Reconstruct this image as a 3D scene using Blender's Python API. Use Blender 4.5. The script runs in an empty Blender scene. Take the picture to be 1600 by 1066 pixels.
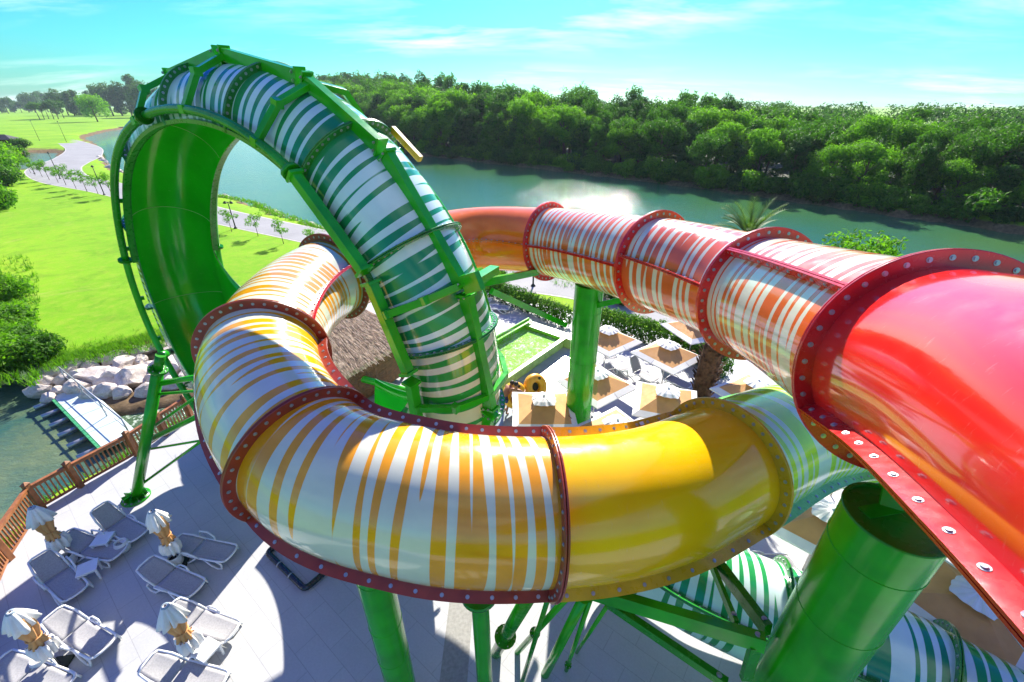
import bpy, bmesh, math, random
from mathutils import Vector, Matrix, noise
R = math.radians; PI = math.pi
random.seed(7)
sc = bpy.context.scene
C = sc.collection
# ------------------------------------------------------------------ survey helper
PITCH = R(28.55); FPX = 677.0; H = 12.0
def at(px, py, z=0.0):
    """plan position of a spot of height z that the photograph shows at px, py"""
    u = (px-800)/FPX; v = (py-533)/FPX
    fw = math.cos(PITCH)-v*math.sin(PITCH); dn = math.sin(PITCH)+v*math.cos(PITCH)
    t = (H-z)/dn
    return (u*t, fw*t)
K=1.36   # metres per modelling unit of the slides (tube radius .85 units = 1.16 m)
def S3(p): return Vector((p[0]*K,p[1]*K,H-(H-p[2])*K))
# ------------------------------------------------------------------ object helpers
def link(name, me, mats=(), parent=None):
    o = bpy.data.objects.new(name, me); C.objects.link(o)
    for m in mats: me.materials.append(m)
    if parent is not None: o.parent = parent
    return o
def tag(o, label=None, cat=None, group=None, kind=None):
    if label: o['label'] = label
    if cat: o['category'] = cat
    if group: o['group'] = group
    if kind: o['kind'] = kind
    return o
def empty(name, loc=(0,0,0), rz=0):
    o = bpy.data.objects.new(name, None); C.objects.link(o)
    o.empty_display_size = .2
    o.location = loc; o.rotation_euler = (0,0,rz); return o
def copy_tree(o, parent=None):
    c = o.copy(); C.objects.link(c)
    if parent is not None: c.parent = parent
    for k in ('label','category','group'):
        if parent is None and k in c.keys(): del c[k]
    for ch in list(o.children): copy_tree(ch, c)
    return c
class MB:
    """collects shapes, then becomes one mesh object"""
    def __init__(s): s.v=[]; s.f=[]; s.m=[]; s.sm=[]; s.uv=[]
    def add(s, vs, fs, mi=0, smooth=False, uvs=None):
        b=len(s.v); s.v+= [tuple(p) for p in vs]
        for k,f in enumerate(fs):
            s.f.append([b+i for i in f]); s.m.append(mi); s.sm.append(smooth)
            s.uv.append(uvs[k] if uvs else None)
        return s
    def box(s, c, d, rot=None, mi=0):
        x,y,z=[q/2 for q in d]; P=[Vector((i*x,j*y,k*z)) for i in(-1,1) for j in(-1,1) for k in(-1,1)]
        if rot is not None: P=[rot@p for p in P]
        P=[p+Vector(c) for p in P]
        return s.add(P,[(0,1,3,2),(4,6,7,5),(0,4,5,1),(2,3,7,6),(0,2,6,4),(1,5,7,3)],mi)
    def beam(s, a, b, w, h=None, up=(0,0,1), mi=0):
        a=Vector(a); b=Vector(b); t=(b-a); L=t.length; t=t/L; up=Vector(up)
        if abs(t.dot(up.normalized()))>.98: up=Vector((1,0,0))
        x=t.cross(up).normalized(); y=x.cross(t); h=h or w
        M=Matrix((x,t,y)).transposed()
        return s.box((a+b)/2,(w,L,h),M,mi)
    def tube(s, pts, r, n=12, mi=0, closed=False, caps=True):
        pts=[Vector(p) for p in pts]; N=len(pts); rs=r if isinstance(r,(list,tuple)) else [r]*N
        vs=[]; prev=None
        for i,p in enumerate(pts):
            if closed: t=pts[(i+1)%N]-pts[i-1]
            else: t=pts[min(i+1,N-1)]-pts[max(i-1,0)]
            t.normalize()
            if prev is None:
                a=Vector((0,0,1)) if abs(t.z)<.9 else Vector((1,0,0))
                x=t.cross(a).normalized()
            else:
                x=(prev-t*prev.dot(t)).normalized()
            prev=x; y=t.cross(x)
            for k in range(n):
                a=2*PI*k/n; vs.append(p+(x*math.cos(a)+y*math.sin(a))*rs[i])
        fs=[]
        for i in range(N if closed else N-1):
            j=(i+1)%N
            for k in range(n):
                l=(k+1)%n; fs.append((i*n+k,i*n+l,j*n+l,j*n+k))
        s.add(vs,fs,mi,True)
        if caps and not closed:
            b=len(s.v)-len(vs)
            s.f.append([b+k for k in range(n)][::-1]); s.m.append(mi); s.sm.append(False); s.uv.append(None)
            s.f.append([b+(N-1)*n+k for k in range(n)]); s.m.append(mi); s.sm.append(False); s.uv.append(None)
        return s
    def cyl(s,a,b,r,n=14,mi=0,r2=None): return s.tube([a,b],[r,r if r2 is None else r2],n,mi)
    def lathe(s, prof, n=24, c=(0,0,0), mi=0, fn=None, smooth=True):
        vs=[]; c=Vector(c)
        for i,(r,z) in enumerate(prof):
            for k in range(n):
                a=2*PI*k/n; q=r*(fn(i,a) if fn else 1)
                vs.append(c+Vector((q*math.cos(a),q*math.sin(a),z)))
        fs=[]
        for i in range(len(prof)-1):
            for k in range(n):
                l=(k+1)%n; fs.append((i*n+k,i*n+l,(i+1)*n+l,(i+1)*n+k))
        return s.add(vs,fs,mi,smooth)
    def build(s, name, mats, parent=None, bevel=0):
        me=bpy.data.meshes.new(name); me.from_pydata(s.v,[],s.f)
        me.polygons.foreach_set('material_index',s.m); me.polygons.foreach_set('use_smooth',s.sm)
        if any(u is not None for u in s.uv):
            ul=me.uv_layers.new(name='UVMap'); i=0; d=ul.data
            for f,u in zip(s.f,s.uv):
                for k in range(len(f)):
                    if u is not None: d[i].uv=u[k]
                    i+=1
        me.update()
        if not isinstance(mats,(list,tuple)): mats=[mats]
        o=link(name,me,mats,parent)
        if bevel:
            m=o.modifiers.new('bevel','BEVEL'); m.width=bevel; m.segments=2; m.limit_method='ANGLE'
        return o
# ------------------------------------------------------------------ materials
def newmat(name):
    m=bpy.data.materials.new(name); m.use_nodes=True; nt=m.node_tree
    return m, nt, nt.nodes['Principled BSDF']
def nd(nt,t,**k):
    n=nt.nodes.new(t)
    for a,b in k.items():
        if a=='op': n.operation=b
        elif hasattr(n,a): setattr(n,a,b)
        else: n.inputs[a].default_value=b
    return n
def L(nt,a,b): nt.links.new(a,b)
def coords(nt, kind='Object', scale=(1,1,1)):
    tc=nd(nt,'ShaderNodeTexCoord'); mp=nd(nt,'ShaderNodeMapping'); mp.inputs['Scale'].default_value=scale
    L(nt,tc.outputs[kind],mp.inputs['Vector']); return mp.outputs['Vector']
def noisen(nt,vec,scale,detail=3,rough=.5,dist=0):
    n=nd(nt,'ShaderNodeTexNoise'); n.inputs['Scale'].default_value=scale; n.inputs['Detail'].default_value=detail
    n.inputs['Roughness'].default_value=rough; n.inputs['Distortion'].default_value=dist
    if vec is not None: L(nt,vec,n.inputs['Vector'])
    return n.outputs['Fac']
def ramp(nt,fac,stops,interp='LINEAR'):
    r=nd(nt,'ShaderNodeValToRGB'); r.color_ramp.interpolation=interp
    e=r.color_ramp.elements
    while len(e)<len(stops): e.new(.5)
    for q,(p,c) in zip(e,stops):
        q.position=p; q.color=(c[0],c[1],c[2],1) if not isinstance(c,(int,float)) else (c,c,c,1)
    L(nt,fac,r.inputs['Fac']); return r.outputs['Color']
def mix(nt,fac,a,b,bt='MIX'):
    m=nd(nt,'ShaderNodeMix',data_type='RGBA',blend_type=bt)
    if isinstance(fac,(int,float)): m.inputs[0].default_value=fac
    else: L(nt,fac,m.inputs[0])
    for i,q in ((6,a),(7,b)):
        if isinstance(q,(tuple,list)): m.inputs[i].default_value=(q[0],q[1],q[2],1)
        else: L(nt,q,m.inputs[i])
    return m.outputs[2]
def math_(nt,op,a,b=None):
    m=nd(nt,'ShaderNodeMath',op=op)
    for i,q in ((0,a),(1,b)):
        if q is None: continue
        if isinstance(q,(int,float)): m.inputs[i].default_value=q
        else: L(nt,q,m.inputs[i])
    return m.outputs[0]
def bump(nt,b,h,strength=.3,dist=.02):
    n=nd(nt,'ShaderNodeBump'); n.inputs['Strength'].default_value=strength; n.inputs['Distance'].default_value=dist
    L(nt,h,n.inputs['Height']); L(nt,n.outputs['Normal'],b.inputs['Normal'])
def plain(name,col,rough=.5,var=.12,scale=4,metal=0,coat=0,bmp=0,spec=.5):
    m,nt,b=newmat(name); v=coords(nt); f=noisen(nt,v,scale,4)
    lo=[max(0,c*(1-var)) for c in col]; hi=[min(1,c*(1+var)) for c in col]
    L(nt,ramp(nt,f,[(.3,lo),(.7,hi)]),b.inputs['Base Color'])
    f2=noisen(nt,v,scale*3,3); L(nt,ramp(nt,f2,[(.3,max(.02,rough*.8)),(.7,min(1,rough*1.2))]),b.inputs['Roughness'])
    b.inputs['Metallic'].default_value=metal; b.inputs['Coat Weight'].default_value=coat; b.inputs['Coat Roughness'].default_value=.06
    b.inputs['Specular IOR Level'].default_value=spec
    if bmp: bump(nt,b,noisen(nt,v,scale*6,4),bmp,.02)
    return m
def gel(name,col,rough=.16,col2=None,seed=0,coat=.25):
    """glossy fibreglass gel coat, faintly scuffed, with dried splash marks"""
    m,nt,b=newmat(name); v=coords(nt,'UV')
    f=noisen(nt,v,.9,5,.6); c2=col2 or [c*.85 for c in col]
    base=ramp(nt,f,[(.35,c2),(.65,col)])
    sc_=noisen(nt,coords(nt,'UV',(3,.8,1)),9,6,.7)
    mk=ramp(nt,sc_,[(.6,0),(.72,1)])
    L(nt,mix(nt,math_(nt,'MULTIPLY',mk,.10),base,(.8,.78,.7)),b.inputs['Base Color'])
    L(nt,ramp(nt,noisen(nt,v,5,5),[(.3,rough*.6),(.75,rough*1.7)]),b.inputs['Roughness'])
    b.inputs['Coat Weight'].default_value=coat; b.inputs['Coat Roughness'].default_value=.05
    bump(nt,b,noisen(nt,v,1.3,2),.12,.05)
    return m
def stripes(name,col,cream=(.66,.70,.60),su=6.6,sv=.42,seed=0.0,col2=None,thr=.5,rough=.14,skew=.35):
    """tapering tiger stripes running round the tube; u runs along it, v round it (metres)"""
    m,nt,b=newmat(name)
    tc=nd(nt,'ShaderNodeTexCoord'); sp=nd(nt,'ShaderNodeSeparateXYZ'); L(nt,tc.outputs['UV'],sp.inputs[0])
    u,v=sp.outputs[0],sp.outputs[1]
    w=math_(nt,'MULTIPLY',math_(nt,'SINE',math_(nt,'MULTIPLY',v,1.1)),skew*.3)
    uu=math_(nt,'MULTIPLY',math_(nt,'ADD',u,w),su); vv=math_(nt,'MULTIPLY',v,sv)
    cb=nd(nt,'ShaderNodeCombineXYZ'); L(nt,uu,cb.inputs[0]); L(nt,vv,cb.inputs[1]); cb.inputs[2].default_value=seed
    n=nd(nt,'ShaderNodeTexNoise'); n.inputs['Scale'].default_value=1.0; n.inputs['Detail'].default_value=1.0; n.inputs['Roughness'].default_value=.35
    L(nt,cb.outputs[0],n.inputs['Vector'])
    # a regular carrier keeps the stripes coming, the noise tapers and forks them
    wob=nd(nt,'ShaderNodeTexNoise'); wob.inputs['Scale'].default_value=.55; wob.inputs['Detail'].default_value=1.0; L(nt,cb.outputs[0],wob.inputs['Vector'])
    car=math_(nt,'MULTIPLY',math_(nt,'SINE',math_(nt,'ADD',math_(nt,'MULTIPLY',uu,5.3),math_(nt,'MULTIPLY',wob.outputs['Fac'],5.5))),.15)
    val=math_(nt,'ADD',n.outputs['Fac'],car)
    fac=ramp(nt,val,[(thr-.006,0),(thr+.006,1)])
    dirt=noisen(nt,tc.outputs['UV'],1.1,5,.6)
    c2=col2 or [c*.8 for c in col]
    colr=ramp(nt,dirt,[(.38,c2),(.62,col)])
    cr=ramp(nt,dirt,[(.35,[c*.88 for c in cream]),(.6,cream)])
    base=mix(nt,fac,cr,colr)
    L(nt,base,b.inputs['Base Color'])
    L(nt,ramp(nt,noisen(nt,tc.outputs['UV'],6,5),[(.3,rough*.6),(.75,rough*1.8)]),b.inputs['Roughness'])
    b.inputs['Coat Weight'].default_value=.45; b.inputs['Coat Roughness'].default_value=.05
    bump(nt,b,noisen(nt,tc.outputs['UV'],1.3,2),.12,.05)
    return m
M={}
M['red']=gel('red gel coat',(.88,.022,.016),.12,(.78,.014,.012),coat=.9)
M['orange']=gel('orange gel coat',(.98,.20,.004),.16)
M['yellow']=gel('yellow gel coat',(.97,.57,.004),.14,(.93,.46,.004))
M['green_in']=gel('green gel coat',(.012,.55,.008),.16,(.008,.40,.006))
M['st_red']=stripes('orange red stripes',(.84,.15,.03),seed=1.3,cream=(.74,.72,.55))
M['st_or']=stripes('orange stripes',(.84,.19,.02),seed=5.1,cream=(.70,.73,.58))
M['st_oy']=stripes('amber stripes',(.82,.34,.012),seed=9.7,cream=(.72,.73,.56))
M['st_y']=stripes('yellow stripes',(.95,.42,.008),seed=13.2,cream=(.72,.73,.56),thr=.525)
M['st_y2']=stripes('golden stripes',(.95,.38,.008),seed=24.3,cream=(.71,.72,.55),su=6.2,thr=.512)
M['st_lime']=stripes('lime stripes',(.50,.86,.03),seed=17.4,cream=(.60,.80,.62),thr=.47)
M['st_green']=stripes('green stripes',(.02,.30,.085),seed=3.6,cream=(.66,.82,.76),su=6.6,thr=.525)
M['st_green2']=stripes('leaf green stripes',(.02,.34,.05),seed=8.8,cream=(.62,.74,.60),su=5.6,thr=.51)
M['fl_red']=plain('red flange',(.62,.012,.012),.25,.2,3,coat=.4)
M['fl_brick']=plain('brick red flange',(.30,.035,.015),.35,.25,3,coat=.2)
M['fl_yellow']=plain('yellow flange',(.66,.38,.01),.3,.2,3,coat=.3)
M['fl_green']=plain('green flange',(.015,.20,.02),.3,.25,3,coat=.3)
M['fl_lime']=plain('lime flange',(.20,.52,.12),.3,.2,3,coat=.3)
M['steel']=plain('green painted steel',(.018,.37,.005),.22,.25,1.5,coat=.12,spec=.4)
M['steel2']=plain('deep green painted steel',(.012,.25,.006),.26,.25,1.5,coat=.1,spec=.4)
M['bolt']=plain('zinc bolt',(.42,.45,.48),.35,.15,20,metal=.8)
M['dark']=plain('dark void',(.02,.03,.02),.7)
M['seal']=plain('pale sealant',(.30,.5,.25),.5)
M['sticker']=plain('white sticker',(.8,.8,.8),.5,.03)
# ------------------------------------------------------------------ curves
def cr_points(P, n=14):
    P=[Vector(p) for p in P]; Q=[2*P[0]-P[1]]+P+[2*P[-1]-P[-2]]; out=[]; par=[]
    for i in range(1,len(Q)-2):
        p0,p1,p2,p3=Q[i-1:i+3]
        for k in range(n):
            t=k/n
            out.append(.5*((2*p1)+(p2-p0)*t+(2*p0-5*p1+4*p2-p3)*t*t+(3*p1-p0-3*p2+p3)*t**3)); par.append(i-1+t)
    out.append(P[-1]); par.append(len(P)-1)
    return out,par
class Path:
    def __init__(s,P):
        s.p,s.par=cr_points(P,16); s.s=[0]
        for a,b in zip(s.p,s.p[1:]): s.s.append(s.s[-1]+(b-a).length)
        s.L=s.s[-1]
    def at_par(s,q):
        for i in range(len(s.par)-1):
            if s.par[i]<=q<=s.par[i+1]:
                t=(q-s.par[i])/(s.par[i+1]-s.par[i]); return s.s[i]*(1-t)+s.s[i+1]*t
        return s.L
    def pos(s,d):
        d=max(0,min(s.L,d))
        for i in range(len(s.s)-1):
            if d<=s.s[i+1]+1e-9:
                t=(d-s.s[i])/(s.s[i+1]-s.s[i]); return s.p[i].lerp(s.p[i+1],t)
        return s.p[-1].copy()
    def frame(s,d):
        t=(s.pos(d+.15)-s.pos(d-.15)).normalized(); z=Vector((0,0,1))
        left=z.cross(t).normalized(); up=t.cross(left).normalized()
        return s.pos(d),t,left,up
RT=.85
def ringpt(fr,phi,r):
    p,t,left,up=fr; return p+(up*math.cos(phi)+left*math.sin(phi))*r
def tube_sec(path,a,b,mat,parent,name='tube_section',r=RT,n=56,label=None):
    N=max(3,int((b-a)/.11)); mb=MB(); vs=[]
    for i in range(N+1):
        d=a+(b-a)*i/N; fr=path.frame(d)
        for k in range(n+1): vs.append(ringpt(fr,PI+2*PI*k/n,r))
    fs=[];uvs=[]
    for i in range(N):
        for k in range(n):
            W=n+1; fs.append((i*W+k,i*W+k+1,(i+1)*W+k+1,(i+1)*W+k))
            u0=a+(b-a)*i/N; u1=a+(b-a)*(i+1)/N; v0=(2*PI*k/n-PI)*r; v1=(2*PI*(k+1)/n-PI)*r
            uvs.append(((u0,v0),(u0,v1),(u1,v1),(u1,v0)))
    mb.add(vs,fs,0,True,uvs)
    o=mb.build(name,mat,parent)
    if label: o['label']=label
    return o
def bolt(mb,p,nrm,r=.014,h=.013,mi=1):
    nrm=nrm.normalized(); mb.cyl(p,p+nrm*.005,r*1.7,10,mi); mb.cyl(p+nrm*.004,p+nrm*h,r,6,mi)
def disc_flange(fr,r0,r1,th,mat,parent,nb=36,phis=(0,2*PI),n=72,name='flange',twopiece=True,boltmat=None,br=.0135):
    p,t,left,up=fr; mb=MB()
    full=abs(phis[1]-phis[0]-2*PI)<1e-6
    parts=[(-th/2,-.004),(.004,th/2)] if twopiece else [(-th/2,th/2)]
    for (x0,x1) in parts:
        prof=[(r0,x0),(r1-.006,x0),(r1,x0+.006),(r1,x1-.006),(r1-.006,x1),(r0,x1)]
        vs=[];K=n+(0 if full else 1)
        for k in range(K):
            ph=phis[0]+(phis[1]-phis[0])*k/n
            dirv=up*math.cos(ph)+left*math.sin(ph)
            for (r,x) in prof: vs.append(p+dirv*r+t*x)
        m=len(prof); fs=[]
        for k in range(n):
            l=(k+1)%K
            for j in range(m-1): fs.append((k*m+j,k*m+j+1,l*m+j+1,l*m+j))
        mb.add(vs,fs,0,False)
        if not full:
            mb.add([vs[j] for j in range(m)],[tuple(range(m))]); mb.add([vs[(K-1)*m+j] for j in range(m)],[tuple(range(m))])
    rb=(r0+r1)/2+.008
    for k in range(nb):
        ph=phis[0]+(phis[1]-phis[0])*(k+.5)/nb; dirv=up*math.cos(ph)+left*math.sin(ph)
        for sg in (-1,1): bolt(mb,p+dirv*rb+t*sg*th/2,t*sg,br)
    return mb.build(name,[mat,boltmat or M['bolt']],parent)
def seam_flange(path,a,b,phi,mat,parent,w=.13,th=.05,sp=.24,r=RT,name='seam_flange',sticker=None,br=.0135,phi2=None):
    """strip of flange standing out along a section"""
    mb=MB(); N=max(3,int((b-a)/.12)); phi2=phi if phi2 is None else phi2
    for (y0,y1) in ((-th/2,-.004),(.004,th/2)):
        vs=[]
        for i in range(N+1):
            ph=phi+(phi2-phi)*i/N
            d=a+(b-a)*i/N; p,t,left,up=path.frame(d)
            e=up*math.cos(ph)+left*math.sin(ph); q=-up*math.sin(ph)+left*math.cos(ph)
            for (rr,y) in ((r-.01,y0),(r+w,y0),(r+w,y1),(r-.01,y1)): vs.append(p+e*rr+q*y)
        fs=[]
        for i in range(N):
            for j in range(3): fs.append((i*4+j,i*4+j+1,i*4+4+j+1,i*4+4+j))
        fs+=[(0,1,2,3),(N*4,N*4+1,N*4+2,N*4+3)]
        mb.add(vs,fs,0,False)
    nb=int((b-a)/sp)
    for k in range(nb):
        d=a+(b-a)*(k+.5)/nb; ph=phi+(phi2-phi)*(k+.5)/nb; p,t,left,up=path.frame(d)
        e=up*math.cos(ph)+left*math.sin(ph); q=-up*math.sin(ph)+left*math.cos(ph)
        for sg in (-1,1): bolt(mb,p+e*(r+w*.52)+q*sg*th/2,q*sg,br)
        if sticker is not None and k==sticker:
            dd=d+sp*.45; p,t,left,up=path.frame(dd)
            e=up*math.cos(ph)+left*math.sin(ph); q=-up*math.sin(ph)+left*math.cos(ph)
            for sg in (-1,1):
                c=p+e*(r+w*.5)+q*sg*(th/2+.003)
                mb.add([c-t*.035-e*.025,c+t*.035-e*.025,c+t*.035+e*.025,c-t*.035+e*.025],[(0,1,2,3)],2)
    return mb.build(name,[mat,M['bolt'],M['sticker']],parent)
# ------------------------------------------------------------------ the upper slide (red, orange, yellow, lime)
UP=[(1.5,-6.2,.75),(1.75,-3.4,1.0),(2.25,-.9,1.28),(2.88,1.2,1.50),(3.42,3.05,1.93),(3.62,5.85,2.45),(2.74,7.98,2.66),(.95,10.95,3.08),
    (-1.4,11.75,3.28),(-3.98,9.1,3.36),(-3.95,6.0,3.5),(-2.6,4.15,3.90),(-1.1,3.62,4.12),(.42,3.62,4.27),(1.72,3.9,4.36),(2.9,4.5,4.46),
    (4.6,5.5,4.75),(6.3,6.1,5.3),(8.0,5.9,6.0),(9.3,4.7,6.6)]
up=Path([(x,y,H-d) for x,y,d in UP])
S=[up.at_par(k) for k in range(len(UP))]
slide=empty('tube_slide',(4.3,3.33,0)); tag(slide,'winding fibreglass tube slide fading from red through orange and yellow to lime','water slide')
def secs(lst):
    for a,b,m,lab,ph1,ph2,fm,stk in lst:
        tube_sec(up,a,b,m,slide,label=lab)
        for ph in (ph1,ph1+180):
            e=(R(ph),R(ph2 if ph==ph1 else ph2+180))
            seam_flange(up,a+.02,b-.02,e[0],fm,slide,sticker=stk if ph==ph1 else None,phi2=e[1])
inv=slide.location.copy()
F=[S[4],S[5],S[6],S[7],S[9],S[10],S[11],S[13],S[15],S[17],S[19]]
secs([(S[0],F[0],M['red'],'plain glossy red section nearest the platform',60,118,M['fl_red'],None),
 (F[0],F[1],M['st_red'],'orange striped section between the two nearest red flanges',48,42,M['fl_red'],None),
 (F[1],F[2],M['st_red'],'orange striped section in the middle of the far run',78,72,M['fl_red'],None),
 (F[2],F[3],M['st_or'],'orange striped section next to the plain orange one',84,84,M['fl_red'],2),
 (F[3],F[4],M['orange'],'plain orange section at the far bend',84,60,M['orange'],None),
 (F[4],F[5],M['st_oy'],'amber striped section behind the ring',60,58,M['fl_red'],None),
 (F[5],F[6],M['st_y'],'yellow striped section at the left of the ring',80,60,M['fl_brick'],12),
 (F[6],F[7],M['st_y2'],'golden striped section at the front of the ring',60,48,M['fl_brick'],5),
 (F[7],F[8],M['yellow'],'plain yellow section',50,70,M['fl_yellow'],6),
 (F[8],F[9],M['st_lime'],'lime striped section disappearing under the red tube',72,80,M['fl_lime'],None),
 (F[9],F[10],M['st_green2'],'green striped section under the red tube',80,80,M['fl_green'],None)])
fm=[M['fl_red']]*4+[M['fl_brick']]*4+[M['fl_yellow'],M['fl_lime']]
for i,d in enumerate(F[:-1]):
    disc_flange(up.frame(d),RT-.01,RT+.14,.055,fm[i],slide,nb=38)
# ------------------------------------------------------------------ the lower slide run
LO=[(9.3,4.7,6.6),(9.6,3.0,7.1),(8.7,2.0,7.5),(7.3,2.5,7.7),(5.9,3.55,7.65),(4.5,4.2,7.6),(3.2,4.85,7.5),(2.5,5.5,7.4),(2.0,6.1,7.3)]
lo=Path([(x,y,H-d) for x,y,d in LO]); SL=[lo.at_par(k) for k in range(len(LO))]
lower=empty('tube_slide',(6,3.5,0)); tag(lower,'green and white striped lower tube running under the yellow bend','water slide')
cuts=[0,SL[2],SL[4]-.45,SL[5]+.1,SL[8]]
for i,(a,b) in enumerate(zip(cuts,cuts[1:])):
    tube_sec(lo,a,b,[M['st_green2'],M['st_green2'],M['st_green'],M['st_green'],M['st_green']][i],lower)
    for ph in (60,240): seam_flange(lo,a+.02,b-.02,R(ph),M['fl_green'],lower)
for d in cuts[1:-1]: disc_flange(lo.frame(d),RT-.01,RT+.12,.05,M['fl_green'],lower,nb=34)
# ------------------------------------------------------------------ the loop
AZ=.621; E1=Vector((-math.cos(AZ),math.sin(AZ),0)); NN=Vector((math.sin(AZ),math.cos(AZ),0)); RL=4.2; RH=4.363; RV=4.02; RB=3.618; RAIL=81; SP=-8; LW=93
def loopn(th):
    kn=[-10,30,60,90,120,150,180,210,240,270,300,330,400]; nk=[.345,.38,.418,.499,.698,.786,1.113,1.33,1.374,1.454,1.681,1.889,2.1]
    pts=[(-90,3.5)]+[(a,3.235+b) for a,b in zip(kn,nk)]
    for (a,x),(b,y) in zip(pts,pts[1:]):
        if a<=th<=b:
            t=(th-a)/(b-a); return x+(y-x)*t
    return pts[-1][1]
def loopn_s(th): return sum(loopn(th+k*6) for k in (-3,-2,-1,0,1,2,3))/7
LC_E=9.049; LC_D=4.231
def lvert(a): return RB if math.cos(a)>0 else RV
def lpos(th):
    a=R(th); return E1*(LC_E+RH*math.sin(a))+NN*loopn_s(th)+Vector((0,0,H-LC_D-lvert(a)*math.cos(a)))
def lframe(th):
    a=R(th); ref=E1*(math.sin(a)/RH)-Vector((0,0,1))*(math.cos(a)/lvert(a))
    t=(lpos(th+1)-lpos(th-1)).normalized(); nb=NN-t*NN.dot(t); nb.normalize(); nout=nb.cross(t)
    if nout.dot(ref)<0: nout=-nout
    return lpos(th),t,nb,nout      # left := +n side, up := outward
loop=empty('looping_slide',tuple((E1*LC_E+NN*3.7)*K)); tag(loop,'tall green vertical loop with a striped shell and open inner side','water slide')
def lipw(th):   # half opening of the shell and height of the side walls
    w=LW; ext=0.0
    if th<102: ext=.95*min(1,(102-th)/24)**1.3
    if th>262: ext=.9*min(1,(th-262)/28)**1.5
    return w,ext
def shell_sec(a,b,mo,mi_,n=48):
    N=max(3,int((b-a)/1.6)); 
    for (rr,flip,mat,nm) in (('o',0,mo,'shell'),):
        mb=MB(); rows=[]; prof_len=None
        for i in range(N+1):
            th=a+(b-a)*i/N; fr=lframe(th); w,ext=lipw(th); row=[]
            def cs(r,k):
                if 0<=k<=n:
                    return ringpt(fr,R(-w+2*w*k/n),r)
            outer=[];inner=[]
            p,t,nb,no=fr
            def wall(sg,r,q):      # straight continuation beyond the lip, leaning outward
                ph=R(sg*w); base=ringpt(fr,ph,r); tang=(-no*math.sin(abs(ph))*1.0+nb*sg*math.cos(ph))
                tang=( -no*1.0+nb*sg*(.65 if sg>0 and th<110 else .15)).normalized()
                return base+tang*ext*q
            for q in (1,.66,.33): outer.append((wall(-1,RT,q),-w*PI/180*RT-ext*q))
            for k in range(n+1): outer.append((cs(RT,k),(-w+2*w*k/n)*PI/180*RT))
            for q in (.33,.66,1): outer.append((wall(1,RT,q),w*PI/180*RT+ext*q))
            for q in (1,.66,.33): inner.append(wall(-1,RT-.035,q))
            for k in range(n+1): inner.append(cs(RT-.035,k))
            for q in (.33,.66,1): inner.append(wall(1,RT-.035,q))
            rows.append((outer,inner,th))
        m=len(rows[0][0]); vs=[p for o_,i_,_ in rows for p in [q[0] for q in o_]+i_]; W=2*m; fs=[];uv=[];mi=[]
        for i in range(N):
            for k in range(m-1):
                fs.append((i*W+k,i*W+k+1,(i+1)*W+k+1,(i+1)*W+k)); 
                u0=R(rows[i][2])*RL; u1=R(rows[i+1][2])*RL
                v0=rows[i][0][k][1]; v1=rows[i][0][k+1][1]; uv.append(((u0,v0),(u0,v1),(u1,v1),(u1,v0))); mi.append(0)
                fs.append((i*W+m+k+1,i*W+m+k,(i+1)*W+m+k,(i+1)*W+m+k+1)); uv.append(((u0,v1),(u0,v0),(u1,v0),(u1,v1))); mi.append(1)
            for k,kk in ((0,m),(m-1,2*m-1)):
                fs.append((i*W+k,i*W+kk,(i+1)*W+kk,(i+1)*W+k)); uv.append(((0,0),)*4); mi.append(2)
        b0=len(mb.v); mb.add(vs,fs,0,True,uv); mb.m=mi
        mb.build('shell',[mo,mi_,M['fl_green']],loop)
th_c=[-2,24,52,84,114,143,170,193,216,238,258,280,312,340,364]
for i,(a,b) in enumerate(zip(th_c,th_c[1:])):
    shell_sec(a,b,[M['st_green'],M['st_green2']][1 if i>=10 else 0],M['green_in'])
for th in th_c[1:-1]:
    disc_flange(lframe(th),RT-.002,RT+.11,.05,M['fl_green'],loop,nb=26,phis=(R(-LW),R(LW)),n=52,name='joint_flange')
def ljoint(a,b,step=2.2): 
    n=max(2,int((b-a)/step)); return [a+(b-a)*i/n for i in range(n+1)]
# joint gaps seen from inside as fine pale lines
for th in th_c[1:-1]:
    fr=lframe(th); mb=MB(); mb.tube([ringpt(fr,R(-LW+2+(2*LW-4)*k/40),RT-.037) for k in range(41)],.006,5); mb.build('joint_line',M['seal'],loop)
def lp(th,phi,r): return ringpt(lframe(th),R(phi),r)
# lip flanges along both edges of the shell
for sg in (-1,1):
    for a,b in ((102,124),(124,200),(200,240),(240,262)):
        mb=MB(); A=ljoint(a,b)
        vs=[]
        for th in A:
            fr=lframe(th)
            for (ph,r) in ((sg*LW,RT-.01),(sg*LW,RT+.10),(sg*(LW-4),RT+.10),(sg*(LW-4),RT-.01)): vs.append(ringpt(fr,R(ph),r))
        fs=[(i*4+j,i*4+(j+1)%4,i*4+4+(j+1)%4,i*4+4+j) for i in range(len(A)-1) for j in range(4)]+[(0,1,2,3),tuple(len(vs)-4+j for j in range(4))]
        mb.add(vs,fs); mb.build('lip_flange',M['fl_green'],loop)
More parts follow.
